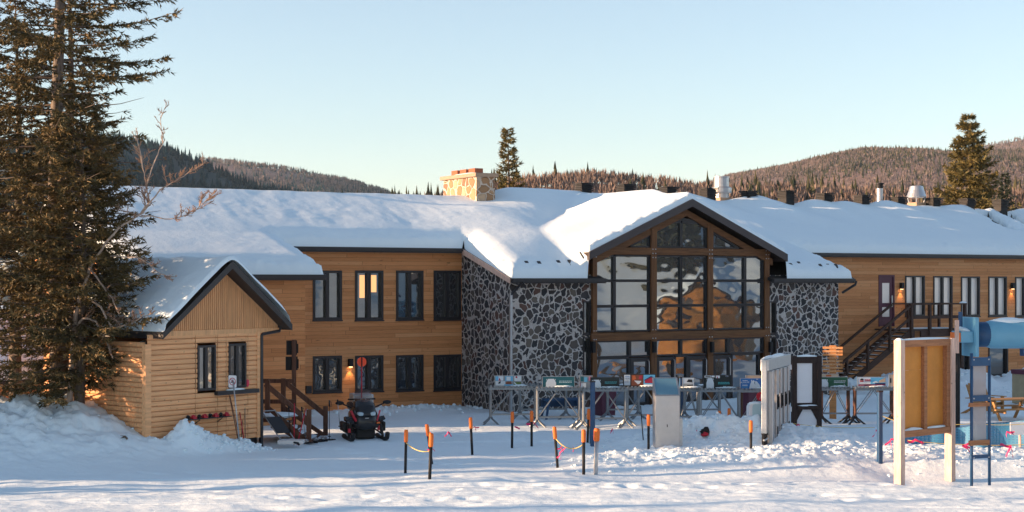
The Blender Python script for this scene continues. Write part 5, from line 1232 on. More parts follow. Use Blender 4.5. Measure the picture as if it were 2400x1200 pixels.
board(1160, 881, 1223, by(0), 49.0, 'photo collage board of skiers on the leftmost ski rack', 'ad_grey', [('r', 'ad_sky', .02, .55, .13, .97), ('r', 'ad_white', .13, .55, .31, .97), ('p', 'ad_red', [(.14, .56), (.22, .56), (.16, .85)]), ('r', 'ad_sky', .38, .5, .67, .97), ('r', 'ad_white', .43, .56, .58, .92), ('r', 'ad_white', .72, .5, .97, .97), ('p', 'ad_red', [(.76, .8), (.84, .78), (.82, .97), (.77, .97)]), ('r', 'ad_white', .02, .08, .38, .5), ('p', 'dark', [(.12, .25), (.2, .28), (.22, .5), (.14, .45)]), ('r', 'ad_sky', .34, .04, .68, .2), ('p', 'ad_brown', [(.4, .2), (.62, .2), (.6, .48), (.42, .46)]), ('r', 'ad_olive', .7, .04, .97, .42), ('p', 'ad_white', [(.70, .32), (.80, .12), (.83, .14), (.73, .42)])])
board(1272, 883, 1346, by(1), 48.2, 'teal board with white milk can and two lines of text', 'ad_teal', can(.26, .95) + [('lines', 'ad_ink', .52, .92, (.58, .45), .06), ('lines', 'ad_ink', .66, .78, (.15,), .07)])
board(1359, 881, 1388, by(2), 48.4, 'small pale collage board beside the black milk can board', 'ad_grey', [('r', 'ad_white', .05, .05, .5, .4), ('p', 'ad_pink', [(.7, .6), (.95, .6), (.9, .95), (.75, .95)]), ('r', 'ad_teal', .05, .55, .3, .95), ('r', 'ad_sky', .35, .5, .6, .9), ('r', 'ad_maroon', .0, .05, .06, .45)])
board(1384, 885, 1451, by(2), 47.8, 'black board with white milk can and turquoise text, behind the tall blue post', 'ad_black', can(.20, .95) + [('lines', 'ad_mint', .50, .92, (.58, .46), .06), ('lines', 'ad_mint', .66, .80, (.13,), .08)])
board(1461, 877, 1536, by(3), 48.6, 'picture board with white poster, food photo and red cabin', 'ad_black', [('r', 'ad_white', .02, .12, .21, .95), ('t', 'ad_blue', 'FRAIS', .115, .80, .14), ('t', 'ad_navy', 'À BOIRE', .115, .64, .11), ('lines', 'ad_grey', .05, .18, (.48, .42, .36), .025), ('r', 'ad_brown', .25, .1, .62, .95), ('p', 'ad_orange', [(.28, .5), (.4, .62), (.36, .9), (.28, .9)]), ('p', 'ad_white', [(.33, .5), (.45, .2), (.5, .25), (.56, .46)]), ('p', 'ad_red', [(.48, .6), (.58, .6), (.6, .9), (.5, .9)]), ('r', 'ad_sky', .63, .1, .99, .95), ('p', 'ad_red', [(.67, .3), (.97, .28), (.97, .66), (.86, .8), (.67, .56)]), ('p', 'ad_navy', [(.65, .55), (.86, .85), (.99, .68), (.99, .6), (.86, .76), (.65, .48)]), ('r', 'ad_white', .63, .1, .99, .2)])
board(1600, 886, 1626, by(4), 48.2, 'small black and white photo board right of the kiosk', 'ad_white', [('r', 'ad_grey', .05, .1, .95, .45), ('p', 'dark', [(.35, .6), (.9, .55), (.85, .85), (.5, .88)]), ('r', 'dark', .4, .2, .9, .3)])
board(1649, 880, 1714, by(5), 47.6, 'black milk can board with white stickers along its top', 'ad_black', can(.23, .8) + [('lines', 'ad_mint', .52, .94, (.46, .36), .06), ('lines', 'ad_ink', .70, .82, (.13,), .08), ('r', 'ad_white', .03, .84, .27, .99), ('r', 'dark', .05, .87, .25, .95), ('r', 'ad_white', .29, .86, .39, .99), ('r', 'ad_white', .44, .80, .58, .99), ('p', 'ad_red', [(.47, .80), (.51, .80), (.50, .93), (.48, .92)]), ('r', 'ad_grey', .80, .90, .89, 1.0), ('r', 'ad_navy', .81, .91, .86, .98)])
tb_ = board(1735, 887, 1785, by(6), 47.8, 'blue board with snowy white mountains and white lettering', 'ad_blue', [('p', 'ad_white', [(.42, .06), (.96, .06), (.90, .40), (.80, .66), (.73, .76), (.68, .66), (.64, .82), (.60, .84), (.56, .72), (.52, .8), (.50, .6), (.46, .46)]), ('p', 'ad_teal', [(.64, .66), (.69, .64), (.70, .36)]), ('r', 'ad_white', .50, .78, .55, .86), ('t', 'ad_white', 'ALPHUIR', .21, .62, .22), ('lines', 'ad_white', .10, .33, (.80,), .05), ('lines', 'ad_white', .09, .33, (.38, .32), .04), ('lines', 'ad_sky', .06, .36, (.18,), .06), ('r', 'ad_white', .75, .9, .83, .96)])
board(1748, 880, 1785, 889, 48.6, 'pale pink board edge tilting behind the blue mountain board', 'ad_sand', [])
board(1922, 884, 1987, by(7), 49.6, 'green board with white milk can and white text', 'ad_green', can(.12, 1.0) + [('lines', 'ad_white', .50, .92, (.62, .48), .06), ('lines', 'ad_white', .67, .78, (.16,), .08), ('r', 'ad_grey', .86, .1, .89, .35)])
board(1923, 877, 1965, 884, 51.0, 'narrow cream board top behind the green milk can board', 'ad_sand', [('r', 'ad_orange', .3, .2, .6, .8)])
board(2010, 884, 2076, by(8), 49.3, 'white board with red emblem, lake photo and maroon stripe', 'ad_white', [('r', 'ad_sky', .45, .3, .98, .97), ('p', 'ad_sand', [(.74, .45), (.98, .5), (.98, .95), (.78, .66)]), ('p', 'ad_white', [(.52, .42), (.74, .45), (.66, .62), (.58, .55)]), ('r', 'ad_navy', .62, .26, .98, .42), ('r', 'ad_maroon', .02, .12, .98, .30), ('p', 'ad_red', [(.08, .55), (.20, .55), (.20, .70), (.14, .66), (.08, .70)]), ('p', 'dark', [(.08, .72), (.14, .69), (.20, .72), (.19, .84), (.14, .88), (.09, .84)]), ('lines', 'ad_red', .25, .46, (.75, .64), .07), ('lines', 'ad_pink', .06, .22, (.23, .18), .04)])
board(2084, 878, 2096, by(8) - 2, 49.0, 'narrow sand coloured board left of the plywood board', 'ad_sand', [('r', 'dark', .1, .3, .4, .7)])

# ------------------------------------------------------------------ metal kiosk
p = Vector(base_at(1561, 41.2)); k = thing('metal_kiosk', 'aluminium kiosk column with slanted blue top panel', 'kiosk', p, .10)
w, d = .33, .20; h = CZ + (HZ - 926) / F * 41.2 - p.z; ht = CZ + (HZ - 884) / F * 41.4 - p.z; b = MB()
b.box(-w, w, -d, d, -.4, h); b.prism([(-w, -d, h + .001), (-w, d, h + .001), (-w, d, ht - .02)], (2 * w, 0, 0)); b.build('cabinet', M['alu'], k, bevel=.008)
b = MB(); n_ = Vector((0, -(ht - h), 2 * d)).normalized(); e0 = Vector((0, -d, h)); e1 = Vector((0, d, ht - .02))
for x0, x1, s0, s1 in ((-w + .03, w - .03, .04, .96),):
    q0 = e0.lerp(e1, s0); q1 = e0.lerp(e1, s1); b.prism([(x0, q0.y, q0.z), (x1, q0.y, q0.z), (x1, q1.y, q1.z), (x0, q1.y, q1.z)], n_ * .012)
b.build('slanted_panel', M['skyblue'], k)
b = MB()
for s0, s1, x0, x1 in ((0, 1, -w - .012, -w + .03), (0, 1, w - .03, w + .012), (0, .04, -w + .03, w - .03), (.96, 1, -w + .03, w - .03)):
    q0 = e0.lerp(e1, s0); q1 = e0.lerp(e1, s1); b.prism([(x0, q0.y, q0.z), (x1, q0.y, q0.z), (x1, q1.y, q1.z), (x0, q1.y, q1.z)], n_ * .02)
b.build('panel_frame', M['galv'], k)
MB().box(-w + .02, w - .05, -d - .008, -d - .001, .02, h * .55).build('door', M['alu'], k); MB().box(-.02, .0, -d - .02, -d - .008, h * .40, h * .45).build('door_handle', M['black'], k)
MB().box(-w + .03, -w + .13, -d - .012, -d - .001, h - .24, h - .10).build('bracket', M['alu'], k); MB().box(w + .001, w + .09, -d + .05, d - .02, -.3, .78).build('side_box', M['galv'], k)

# ------------------------------------------------------------------ row of metal lockers
p0 = Vector(base_at(1792, 41.0)); p1 = Vector(base_at(1843, 43.9)); ang = math.atan2(p1.y - p0.y, p1.x - p0.x); ln = (Vector((p1.x, p1.y, 0)) - Vector((p0.x, p0.y, 0))).length
k = thing('metal_lockers', 'row of tall white metal panels hung from a galvanised beam', 'lockers', (p0.x, p0.y, p0.z), ang)
ztop = CZ + (HZ - 843) / F * 41 - p0.z; zg = CZ + (HZ - 1016) / F * 41 - p0.z
MB().box(-.08, .08, -.07, .07, zg, ztop).build('post', M['galv'], k, bevel=.01); MB().tube((0, 0, -.3), (0, 0, zg), .075, n=14).lathe([(.09, zg - .03), (.09, zg + .01)], 14).build('post_foot', M['black'], k)
MB().box(ln - .08, ln + .08, -.09, .09, -.2, ztop + .02).build('post', M['galv'], k, bevel=.01)
MB().box(-.06, ln + .06, -.12, .10, ztop - .30, ztop + .012).build('beam', M['galv'], k, bevel=.01)
npn = 5
for i in range(npn):
    x0 = .14 + (ln - .30) * i / npn; x1 = .14 + (ln - .30) * (i + 1) / npn - .10
    o = MB().box(x0, x1, -.15 - .02 * (i % 2), -.03, .05, ztop - .31).box(x0, x0 + .04, -.19, -.15, .05, ztop - .31).build('panel', M['alu'], k, bevel=.008)
    if i:
        MB().box(x0 + .10, x0 + .24, -.20, -.172, .95, 1.35).box(x0 + .14, x0 + .2, -.23, -.20, 1.0, 1.3).build('panel_handle', M['black'], o); MB().box(x0 + .1, x0 + .26, -.19, -.172, .06, .48).build('panel_vent', M['black'], o)
for z in (.7, 1.9): MB().box(ln - .04, ln + .12, -.13, -.07, z, z + .14).build('hinge', M['white'], k)
b = MB(); b.blob((ln * .45, 0, ztop + .02), .3, 3, 3, .3, (ln * 1.4, .36, .22)); b.build('beam_snow', M['snow'], k, smooth=True)
MB().path([(0, -.08, zg - .12), (-.2, -.05, zg - .16), (-.32, -.04, zg - .15)], .025, 6).build('latch', M['galv'], k)

# rounded white box sign behind it
p = Vector(base_at(1774, 43.0)); k = thing('box_sign', 'white box sign with rounded corners and red round emblem', 'sign', p, .2)
w = (1800 - 1755) / 2 / F * 43; h = CZ + (HZ - 946) / F * 43 - p.z; h0 = .05
pts = [(-w, h0), (w, h0), (w, h - .1)] + [(w - .1 + .1 * math.cos(a), h - .1 + .1 * math.sin(a)) for a in (.4, .8, 1.2, 1.57)] + [(-w + .1 + .1 * math.cos(a), h - .1 + .1 * math.sin(a)) for a in (1.57, 2.0, 2.4, 2.8, 3.14)]
b = MB(); b.prism([(x, -.11, z) for x, z in pts], (0, .22, 0)); b.build('housing', M['white'], k)
b = MB(); b.prism([(x * .72 + .02, -.118, h0 + .06 + (z - h0) * .84) for x, z in pts], (0, .007, 0)); b.build('face', M['ad_ink'], k)
b = MB(); b.prism([(.06 + .125 * math.cos(a), -.124, .66 + .125 * math.sin(a)) for a in [2*math.pi*i/20 for i in range(20)]], (0, .005, 0)); b.build('emblem', M['red'], k)
b = MB(); b.prism([(.02, -.127, .58), (.10, -.127, .58), (.12, -.127, .66), (.07, -.127, .73), (.05, -.127, .66)], (0, .002, 0)); b.build('emblem_flame', M['ad_pink'], k)
MB().box(-.10, .14, -.123, -.119, .86, .89).build('lettering', M['ad_grey'], k); MB().blob((0, 0, h), .14, 2, 2, .25, (2, .8, .4)).build('sign_snow', M['snow'], k, smooth=True)

# ------------------------------------------------------------------ black notice board
p = Vector(base_at(1890, 47.0)); k = thing('notice_board', 'black wooden notice board with blank white panels', 'notice board', p, .12); q = lambda y: CZ + (HZ - y) / F * 47 - p.z
w = 30 / F * 47
for s in (-1, 1): MB().box(s * w - .075, s * w + .075, -.08, .08, -.3, q(834)).build('post', M['darkwood'], k, bevel=.008)
MB().box(-w + .075, w - .075, -.07, .07, q(851), q(836)).build('crossbar', M['darkwood'], k); MB().box(-w + .075, w - .075, -.15, .07, q(959), q(950)).build('shelf', M['darkwood'], k); MB().box(-w + .075, w - .075, -.04, .04, q(951), q(944)).build('crossbar', M['darkwood'], k)
MB().box(-w + .076, w - .22, -.03, .0, q(944), q(851)).build('panel', M['white'], k); MB().box(w - .22, w - .075, -.05, .04, q(944), q(851)).build('side_board', M['darkwood'], k)
MB().box(-w + .076, w - .076, -.02, .0, q(996), q(959)).build('panel', M['white'], k)
for s in (-1, 1): b = MB(); b.prism([(s * (w - .075), -.06, q(959)), (s * (w - .26), -.06, q(959)), (s * (w - .075), -.06, q(985))], (0, .05, 0)); b.build('brace', M['darkwood'], k)
MB().blob((0, 0, q(835)), .2, 4, 3, .15, (w * 4.6, .4, .22)).build('board_snow', M['snow'], k, smooth=True); MB().blob((0, -.1, q(950)), .2, 5, 3, .15, (w * 4.2, .3, .14)).build('board_snow', M['snow'], k, smooth=True)

# ------------------------------------------------------------------ wooden arrow signpost
p = Vector(base_at(1952, 51.5, 0)); k = thing('arrow_signpost', 'wooden signpost with eight carved direction boards', 'signpost', p, -.30); q = lambda y: CZ + (HZ - y) / F * 51.5
MB().box(-.11, .11, -.04, .10, -.4, q(806)).build('post', M['signwood'], k); M['carve'] = plain('carved_letters', (.78, .58, .36), .8)
for y0, y1, wl, tx in ((808, 815.5, 1, 'CHALET · PATINOIRE'), (816.5, 823.5, 1, 'ÉCOLE DE GLISSE'), (824.2, 831, 1, 'REMONTÉES'), (832.5, 838.5, .52, '• NAVETTE'), (839.5, 846.5, 1, 'LOCATION · SKIS'), (847, 854, 1, 'SALLE DE FARTAGE'), (855, 862, 1, 'STATIONNEMENT'), (862.8, 869.5, 1, 'RAQUETTE ·')):
    w = 22 / F * 51.5 * wl / math.cos(.3); z0, z1 = q(y1) + .016, q(y0) - .012; tilt = rnd.uniform(-.012, .012); b = MB()
    b.prism([(-w, -.07, z0 - tilt), (w, -.07, z0 + tilt), (w + .0, -.07, z1 + tilt), (-w, -.07, z1 - tilt)], (0, .028, 0)); o = b.build('direction_board', M['signwood'], k)
    text_part('lettering', tx, (z1 - z0) * .78, M['carve'], o, 0, -.072, (z0 + z1) / 2, sx=min(1.0, w * 1.75 / (len(tx) * (z1 - z0) * .5)))

# ------------------------------------------------------------------ plywood board on new posts
D0 = 35.7; p = Vector(base_at(2108, D0)); ang = math.radians(40); k = thing('plywood_board', 'big plywood board back braced between new timber posts', 'notice board', p, ang)
hh = CZ + (HZ - 797) / F * D0 - p.z; W_ = 2.02; q = lambda y: CZ + (HZ - y) / F * D0 - p.z; pw = .165
for x in (0, W_): MB().box(x - pw/2, x + pw/2, -.10, .10, -.6, hh).build('post', M['newwood'], k, bevel=.01)
zb = q(1024)
MB().box(pw/2, W_ - pw/2, -.07, .07, hh - .17, hh - .01).build('crossbar', M['redtimber'] if 'redtimber' in M else M.setdefault('redtimber', timber('board_frame_wood', (.36, .16, .075), .3, 0)), k)
MB().box(pw/2, W_ - pw/2, -.08, .07, zb - .02, zb + .13).build('crossbar', M['redtimber'], k)
MB().box(W_/2 - .075, W_/2 + .045, -.03, .06, zb + .131, hh - .171).build('stud', M['redtimber'], k); MB().box(W_ - pw/2 - .13, W_ - pw/2 - .001, -.06, .06, zb + .131, hh - .171).build('stud', M['redtimber'], k)
MB().box(pw/2, W_ - pw/2, .061, .08, zb + .13, zb + .131 + (hh - zb) * .62).build('plywood', M['ply'], k); MB().box(pw/2, W_ - pw/2, .061, .08, zb + .135 + (hh - zb) * .62, hh - .17).build('plywood', M['ply'], k)
for x in (W_ * .26, W_ * .72): MB().blob((x, .0, zb + .13), .2, int(x * 9), 3, .15, (1.9, .28, .26)).build('ledge_snow', M['snow'], k, smooth=True)
MB().blob((W_/2, 0, hh - .005), .2, 6, 4, .1, (5.2, .36, .2)).build('board_snow', M['snow'], k, smooth=True); MB().blob((0, 0, hh), .1, 7, 2, .1, (.85, 1, .45)).build('board_snow', M['snow'], k, smooth=True)

# ------------------------------------------------------------------ blue frame with clear sheets
D0 = 36.3; p = Vector(base_at(2277, D0)); k = thing('pipe_frame', 'narrow blue pipe frame holding two cloudy plastic sheets', 'frame', p, math.radians(24)); q = lambda y: CZ + (HZ - y) / F * D0 - p.z
W_ = 50 / F * D0 / math.cos(math.radians(24)) * .97; Z1 = q(833)
MB().tube((0, 0, -.4), (0, 0, q(828)), .036, n=10).build('post', M['blue'], k, smooth=True); MB().tube((W_, 0, -.4), (W_, 0, q(836)), .036, n=10).build('post', M['blue'], k, smooth=True)
b = MB(); b.box(-.04, W_, -.05, .02, q(858), q(838)).build('crossbar', M['blue'], k); MB().box(-.03, W_, -.05, .02, q(941), q(927)).build('crossbar', M['blue'], k); MB().box(-.05, W_, -.05, .03, q(1075), q(1067)).build('crossbar', M['blue'], k)
for y0, y1 in ((953, 944), (1044, 1032)): MB().box(-.10, W_ - .05, -.07, -.01, q(y0), q(y1)).build('plank', M['redtimber'], k)
gm = N('cloudy_plastic'); gm.set((.42, .40, .42), .25); gm.b.inputs['Alpha'].default_value = .72; M['cloudy'] = gm.mat
for y0, y1 in ((927, 858), (1032, 953)): MB().box(.04, W_ - .10, -.005, .005, q(y0), q(y1)).build('plastic_sheet', M['cloudy'], k)
for y in (840, 931, 1070): MB().tube((.03, -.055, q(y + 3)), (.03, -.05, q(y + 3)), .02).tube((W_ - .06, -.055, q(y + 3)), (W_ - .06, -.05, q(y + 3)), .02).build('bolt', M['galv'], k)

# ------------------------------------------------------------------ blue tube slide on its posts
D0 = 44.0; px0 = atY(2274, 784, D0); k = thing('tube_slide', 'pale blue plastic tube slide with snow on top, raised on dark posts', 'slide', (px0.x, D0, 0), math.radians(8)); zc = px0.z; r = .40
b = MB(); b.lathe([(.36, 0), (.36, .9)], 28); b.v = [(z, x, y + zc) for x, y, z in b.v]; b.build('shaded_tube_entry', M['blue'], k, smooth=True)  # shade on the entry section put into the colour as darker blue
b = MB(); b.lathe([(.22, .36), (.34, .40), (.405, .62), (.41, .95), (.41, 1.78), (.43, 1.80), (.43, 1.86), (.41, 1.88), (.42, 3.4), (.41, 4.2)], 32); b.v = [(z, x, y + zc) for x, y, z in b.v]; b.build('tube', M['tubeblue'], k, smooth=True)
MB().box(-.05, .05, -.48, .48, zc - .62, zc + .50).build('entry_plate', M['tubeblue'], k, bevel=.02)
MB().box(-.42, -.05, -.34, .34, zc - .22, zc + .10).build('entry_box', M['tubeblue'], k, bevel=.02); MB().box(-.47, -.42, -.3, .3, zc - .2, zc + .06).build('end_board', M['orange'], k)
MB().box(-.56, -.47, -.3, -.2, zc - .52, zc + .42).build('slat', M['newwood'], k); MB().tube((-.33, .1, -.3), (-.33, .1, zc - .22), .065, n=10).build('leg', M['black'], k); MB().tube((-.25, .1, zc + .1), (-.25, .1, zc + .65), .06, n=10).build('leg', M['blue'], k)
MB().tube((3.6, .1, -.3), (3.6, .1, zc - .3), .06, n=10).build('leg', M['black'], k); MB().box(1.55, 3.2, -.1, .1, zc - .62, zc - .42).build('cross_arm', M['blue'], k)
MB().blob((1.2, 0, zc + .37), .3, 8, 3, .2, (1.9, .8, .36)).build('slide_snow', M['snow'], k, smooth=True); MB().blob((-.24, -.0, zc + .12), .18, 9, 2, .25, (1.1, 1.6, .5)).build('slide_snow', M['snow'], k, smooth=True)
b = MB(); b.prism([(1.55, 0, zc + .40), (1.9, 0, zc + .40), (1.86, 0, zc + .55), (1.66, 0, zc + .50)], (0, .04, 0)); b.build('lifting_lug', M['blue'], k)

# ------------------------------------------------------------------ blue mesh fence
nm = N('blue_mesh'); x, y, z = nm.xyz(nm.co()); g1 = nm.math('LESS_THAN', nm.math('FRACT', nm.math('MULTIPLY', x, 11.0)), .42); g2 = nm.math('LESS_THAN', nm.math('FRACT', nm.math('MULTIPLY', z, 14.0)), .40)
nm.set((.035, .19, .34), .5); nm.val(nm.b.inputs['Alpha'], nm.math('ADD', .62, nm.math('MULTIPLY', nm.math('MAXIMUM', g1, g2), .38))); M['mesh'] = nm.mat
k = thing('mesh_fence', 'blue plastic mesh fence sagging across the snow behind the plywood board', 'fence', (9.9, 41.0, 0), 0); vs = []; fs = []; nF = 60
for i in range(nF + 1):
    u = i / nF; xp = 2112 + 330 * u; D = 41.8 - .9 * u + .12 * math.sin(u * 19); yt = 1019 - 44 * u ** 1.2 + 3 * math.sin(u * 9); yb = 1046 + 3 * math.sin(u * 7) - 4 * u
    a = atY(xp, yt, D); g = gz(a.x, D) - .05
    for s in (0, .33, .66, 1): vs.append((a.x - 9.9, D - 41.0 + .05 * math.sin(u * 30 + s * 2), g + (a.z - g) * s))
for i in range(nF):
    for s in range(3): fs.append((i*4+s, (i+1)*4+s, (i+1)*4+s+1, i*4+s+1))
MB().add(vs, fs).build('mesh', M['mesh'], k, smooth=True)
MB().path([vs[i*4+3] for i in range(nF+1)], .012, 5).build('top_cord', M['blue'], k)
for u in (0.02, .5, .98): i = int(u * nF); MB().tube((vs[i*4][0], vs[i*4][1], vs[i*4][2] - .2), (vs[i*4+3][0], vs[i*4+3][1], vs[i*4+3][2] + .08), .018).build('stake', M['blue'], k)

# white placard on a wooden stake
p = G(2391, 1092); k = thing('placard', 'blank white placard on a wooden stake at the right edge', 'sign', p, .1); D0 = p.y; q = lambda y: CZ + (HZ - y) / F * D0 - p.z
MB().tube((0, 0, -.2), (.0, .02, q(990)), .035, n=8).build('stake', M['newwood'], k); MB().box(-.30, .22, -.05, -.03, q(1019), q(989)).build('panel', M['white'], k, bevel=.01)

# ------------------------------------------------------------------ garden chairs and picnic table
def adirondack(loc, rz, label, first=[None]):
    if first[0]: return dup(first[0], loc, rz, label)
    t = thing('garden_chair', label, 'chair', loc, rz, 'slatted wooden garden chairs'); first[0] = t; m = M['chairwood']
    b = MB()
    for i in range(5): x = -.26 + .115 * i; b.prism([(x, .0, .34), (x + .10, .0, .34), (x + .10, .50, .22), (x, .50, .22)], (0, 0, .025))
    b.build('seat', m, t); b = MB()
    for i in range(5):
        x = -.27 + .11 * i; hgt = .78 + .12 * (1 - abs(i - 2) / 2) ; b.prism([(x, .44, .22), (x + .1, .44, .22), (x + .1 + (i-2)*.012, .44 + hgt * .38, .22 + hgt), (x + .05 + (i-2)*.012, .45 + hgt*.38, .25 + hgt), (x + (i-2)*.012, .44 + hgt * .38, .22 + hgt)], (0, .022, 0))
    b.build('backrest', m, t)
    for s in (-1, 1):
        MB().box(s*.36 - .07, s*.36 + .07, -.08, .66, .53, .555).build('armrest', m, t); MB().box(s*.33 - .02, s*.33 + .02, -.03, .09, -.1, .53).build('leg', m, t)
        MB().prism([(s*.31, .03, .36), (s*.31, .03, .26), (s*.31, .92, -.03), (s*.31, .97, .04)], (s*.025, 0, 0)).build('leg', m, t)
    return t
bb = Vector(base_at(2338, 54.0)); adirondack((bb.x, bb.y, bb.z), math.radians(38), 'wooden garden chair seen from the side, right of the pair')
bb = Vector(base_at(2316, 53.2)); adirondack((bb.x, bb.y, bb.z), math.radians(118), 'wooden garden chair with lit back, half behind the blue frame')
p = Vector(base_at(2362, 50.6)); k = thing('picnic_table', 'wooden picnic table with snow dusted benches', 'table', p, math.radians(14)); m = M['chairwood']
b = MB()
for i in range(5): b.box(-.95, .95, -.36 + .145*i, -.36 + .145*i + .13, .70, .74)
b.build('tabletop', m, k)
for s in (-1, 1): MB().box(-.95, .95, s*.72 - .13, s*.72 + .01, .42, .46).box(-.95, .95, s*.72 + .02, s*.72 + .15, .42, .46).build('bench', m, k)
for x in (-.65, .65):
    for s in (-1, 1): MB().bar((x, s * .15, .70), (x, s * .70, -.05), .05, .10).build('leg', m, k)
    MB().box(x + .026, x + .066, -.86, .86, .32, .42).build('crossbar', m, k)
# beige cabinet with plum top at the right edge, plum bins and blue bench behind the racks
p = atY(2402, 910, 57.5); k = thing('beige_cabinet', 'beige slatted cabinet with plum lid at the right edge', 'cabinet', (p.x, 57.5, 0), LA); z1 = CZ + (HZ - 866) / F * 57.5; M['beige'] = plain('beige_paint', (.33, .27, .17), .6)
b = MB(); b.box(-.35, .9, -.3, .3, 0, z1 - .16)
for i in range(9): b.box(-.33, .88, -.315, -.3, .1 + .11*i, .18 + .11*i)
b.build('cabinet', M['beige'], k); b = MB(); b.prism([(-.4, -.36, z1 - .16), (.95, -.36, z1 - .16), (.92, -.3, z1), (-.36, -.3, z1)], (0, .66, 0)); b.build('lid', M['plum'], k); MB().box(-.15, .6, -.325, -.316, z1 - .28, z1 - .22).build('lettering', M['dark'], k)
for x, lb in ((1415, 'plum coloured bin behind the racks left of the kiosk'), (1757, 'plum coloured bin behind the box sign')):
    p = Vector(base_at(x, 52.2)); k = thing('plum_bin', lb, 'bin', p, LA); MB().prism([(-.28, -.28, 0), (.28, -.28, 0), (.32, -.32, .95), (-.32, -.32, .95)], (0, .6, 0)).build('bin', M['plum'], k, bevel=.02); MB().box(-.34, .34, -.35, .32, .951, 1.01).build('lid', M['plum'], k, bevel=.02)
p = Vector(base_at(1320, 51.5)); k = thing('blue_bench', 'dark blue bench behind the second ski rack', 'bench', p, .3); MB().box(-.7, .7, -.2, .2, .62, .70).build('seat', M['blue'], k); MB().box(-.7, .7, .21, .26, .40, .62).build('apron', M['blue'], k)
for s in (-1, 1): MB().bar((s*.55, -.15, .62), (s*.72, -.3, -.1), .06).build('leg', M['blue'], k); MB().bar((s*.55, .15, .62), (s*.72, .3, -.1), .06).build('leg', M['blue'], k)

# ------------------------------------------------------------------ wooden fire stair of the right wing
st_ = thing('outdoor_stair', 'dark wooden stair and landing climbing to the plum door', 'stairs', LO, LA); mw = M['stairwood']
zl = L(2095, 768, 0)[1]; v0, v1 = .12, 1.65; uL0 = L(2045, 770, 0)[0]; uR0 = L(2262, 745, v1)[0]
uS1 = L(2135, 780, v1)[0]; uS0 = L(1962, 900, v1)[0]
MB().box(uL0, uR0, -v0, -v1, zl - .09, zl - .02).build('deck', mw, st_); MB().box(uL0 + 1.2, uR0, -(v1 - .06), -v1 - .02, zl - .36, zl - .091).box(uR0 - .06, uR0, -v0, -(v1 - .061), zl - .36, zl - .091).build('skirt', mw, st_)
MB().blob(((uS1 + uR0) / 2, -(v0 + v1) / 2, zl - .02), .4, 3, 4, .1, ((uR0 - uS1) * 1.2, 1.6, .12)).build('deck_snow', M['snow'], st_, smooth=True)
nst = 15; zbot = .1
for i in range(nst):
    t = (i + .5) / nst; u = uS0 + (uS1 - uS0) * t; z = zbot + (zl - zbot) * (i + 1) / (nst + 1)
    o = MB().box(u - .16, u + .16, -(v1 - .06), -(v0 + .46), z - .045, z).build('step', mw, st_)
    MB().blob((u, -(v0 + v1 + .4) / 2, z), .16, i, 2, .2, (.9, 3.2, .14)).build('step_snow', M['snow'], o, smooth=True)
for v in (v1, v0 + .4): MB().bar(uv(uS0 - .1, v, zbot - .25), uv(uS1, v, zl - .15), .05, .26).build('stringer', mw, st_)
hr = 1.02
for v in (v1 + .03,):
    MB().bar(uv(uS0 - .2, v, zbot + hr - .2), uv(uS1, v, zl + hr), .09, .10).build('handrail', mw, st_); MB().bar(uv(uS0 - .2, v, zbot + hr - .75), uv(uS1, v, zl + hr - .52), .05, .11).build('guard_rail', mw, st_)
    for t in (.12, .40, .70): u = uS0 + (uS1 - uS0) * t; z = zbot + (zl - zbot) * t; MB().box(u - .05, u + .05, -v - .05, -v + .05, z - .2, z + hr - .03).build('rail_post', mw, st_)
MB().bar(uv(uS0 - .2, v0 + .4, zbot + hr - .2), uv(uS1, v0 + .4, zl + hr), .08, .09).build('handrail', mw, st_)
for u in (uS1, uS1 + (uR0 - uS1) * .33, uS1 + (uR0 - uS1) * .72, uR0 - .06): MB().box(u - .06, u + .06, -v1 - .09, -v1 + .03, zl - .3, zl + hr).build('rail_post', mw, st_)
for v in (v1 + .03,): MB().box(uS1 - .1, uR0, -v - .08, -v + .06, zl + hr + .001, zl + hr + .06).build('handrail', mw, st_); MB().box(uS1, uR0, -v - .03, -v + .03, zl + .42, zl + .56).build('guard_rail', mw, st_)
MB().box(uR0 - .09, uR0 + .05, -v1 + .031, -v0, zl + hr + .001, zl + hr + .06).build('handrail', mw, st_); MB().box(uS1 + .4, uR0, -v0 - .12, -v0 - .02, zl + hr, zl + hr + .06).build('handrail', mw, st_)
for u in (uS1 + (uR0 - uS1) * .4, uR0 - .06): MB().box(u - .05, u + .05, -v0 - .12, -v0 - .02, zl - .02, zl + hr).build('rail_post', mw, st_)
for u in (uR0 - .1, uS1 + .2): MB().box(u - .08, u + .08, -v1 + .05, -v1 + .2, -.4, zl - .09).build('support_post', mw, st_)
MB().blob((uR0 - .15, -v1 - .02, zl + hr + .07), .12, 2, 2, .2, (2, .8, .5)).build('rail_snow', M['snow'], st_, smooth=True)

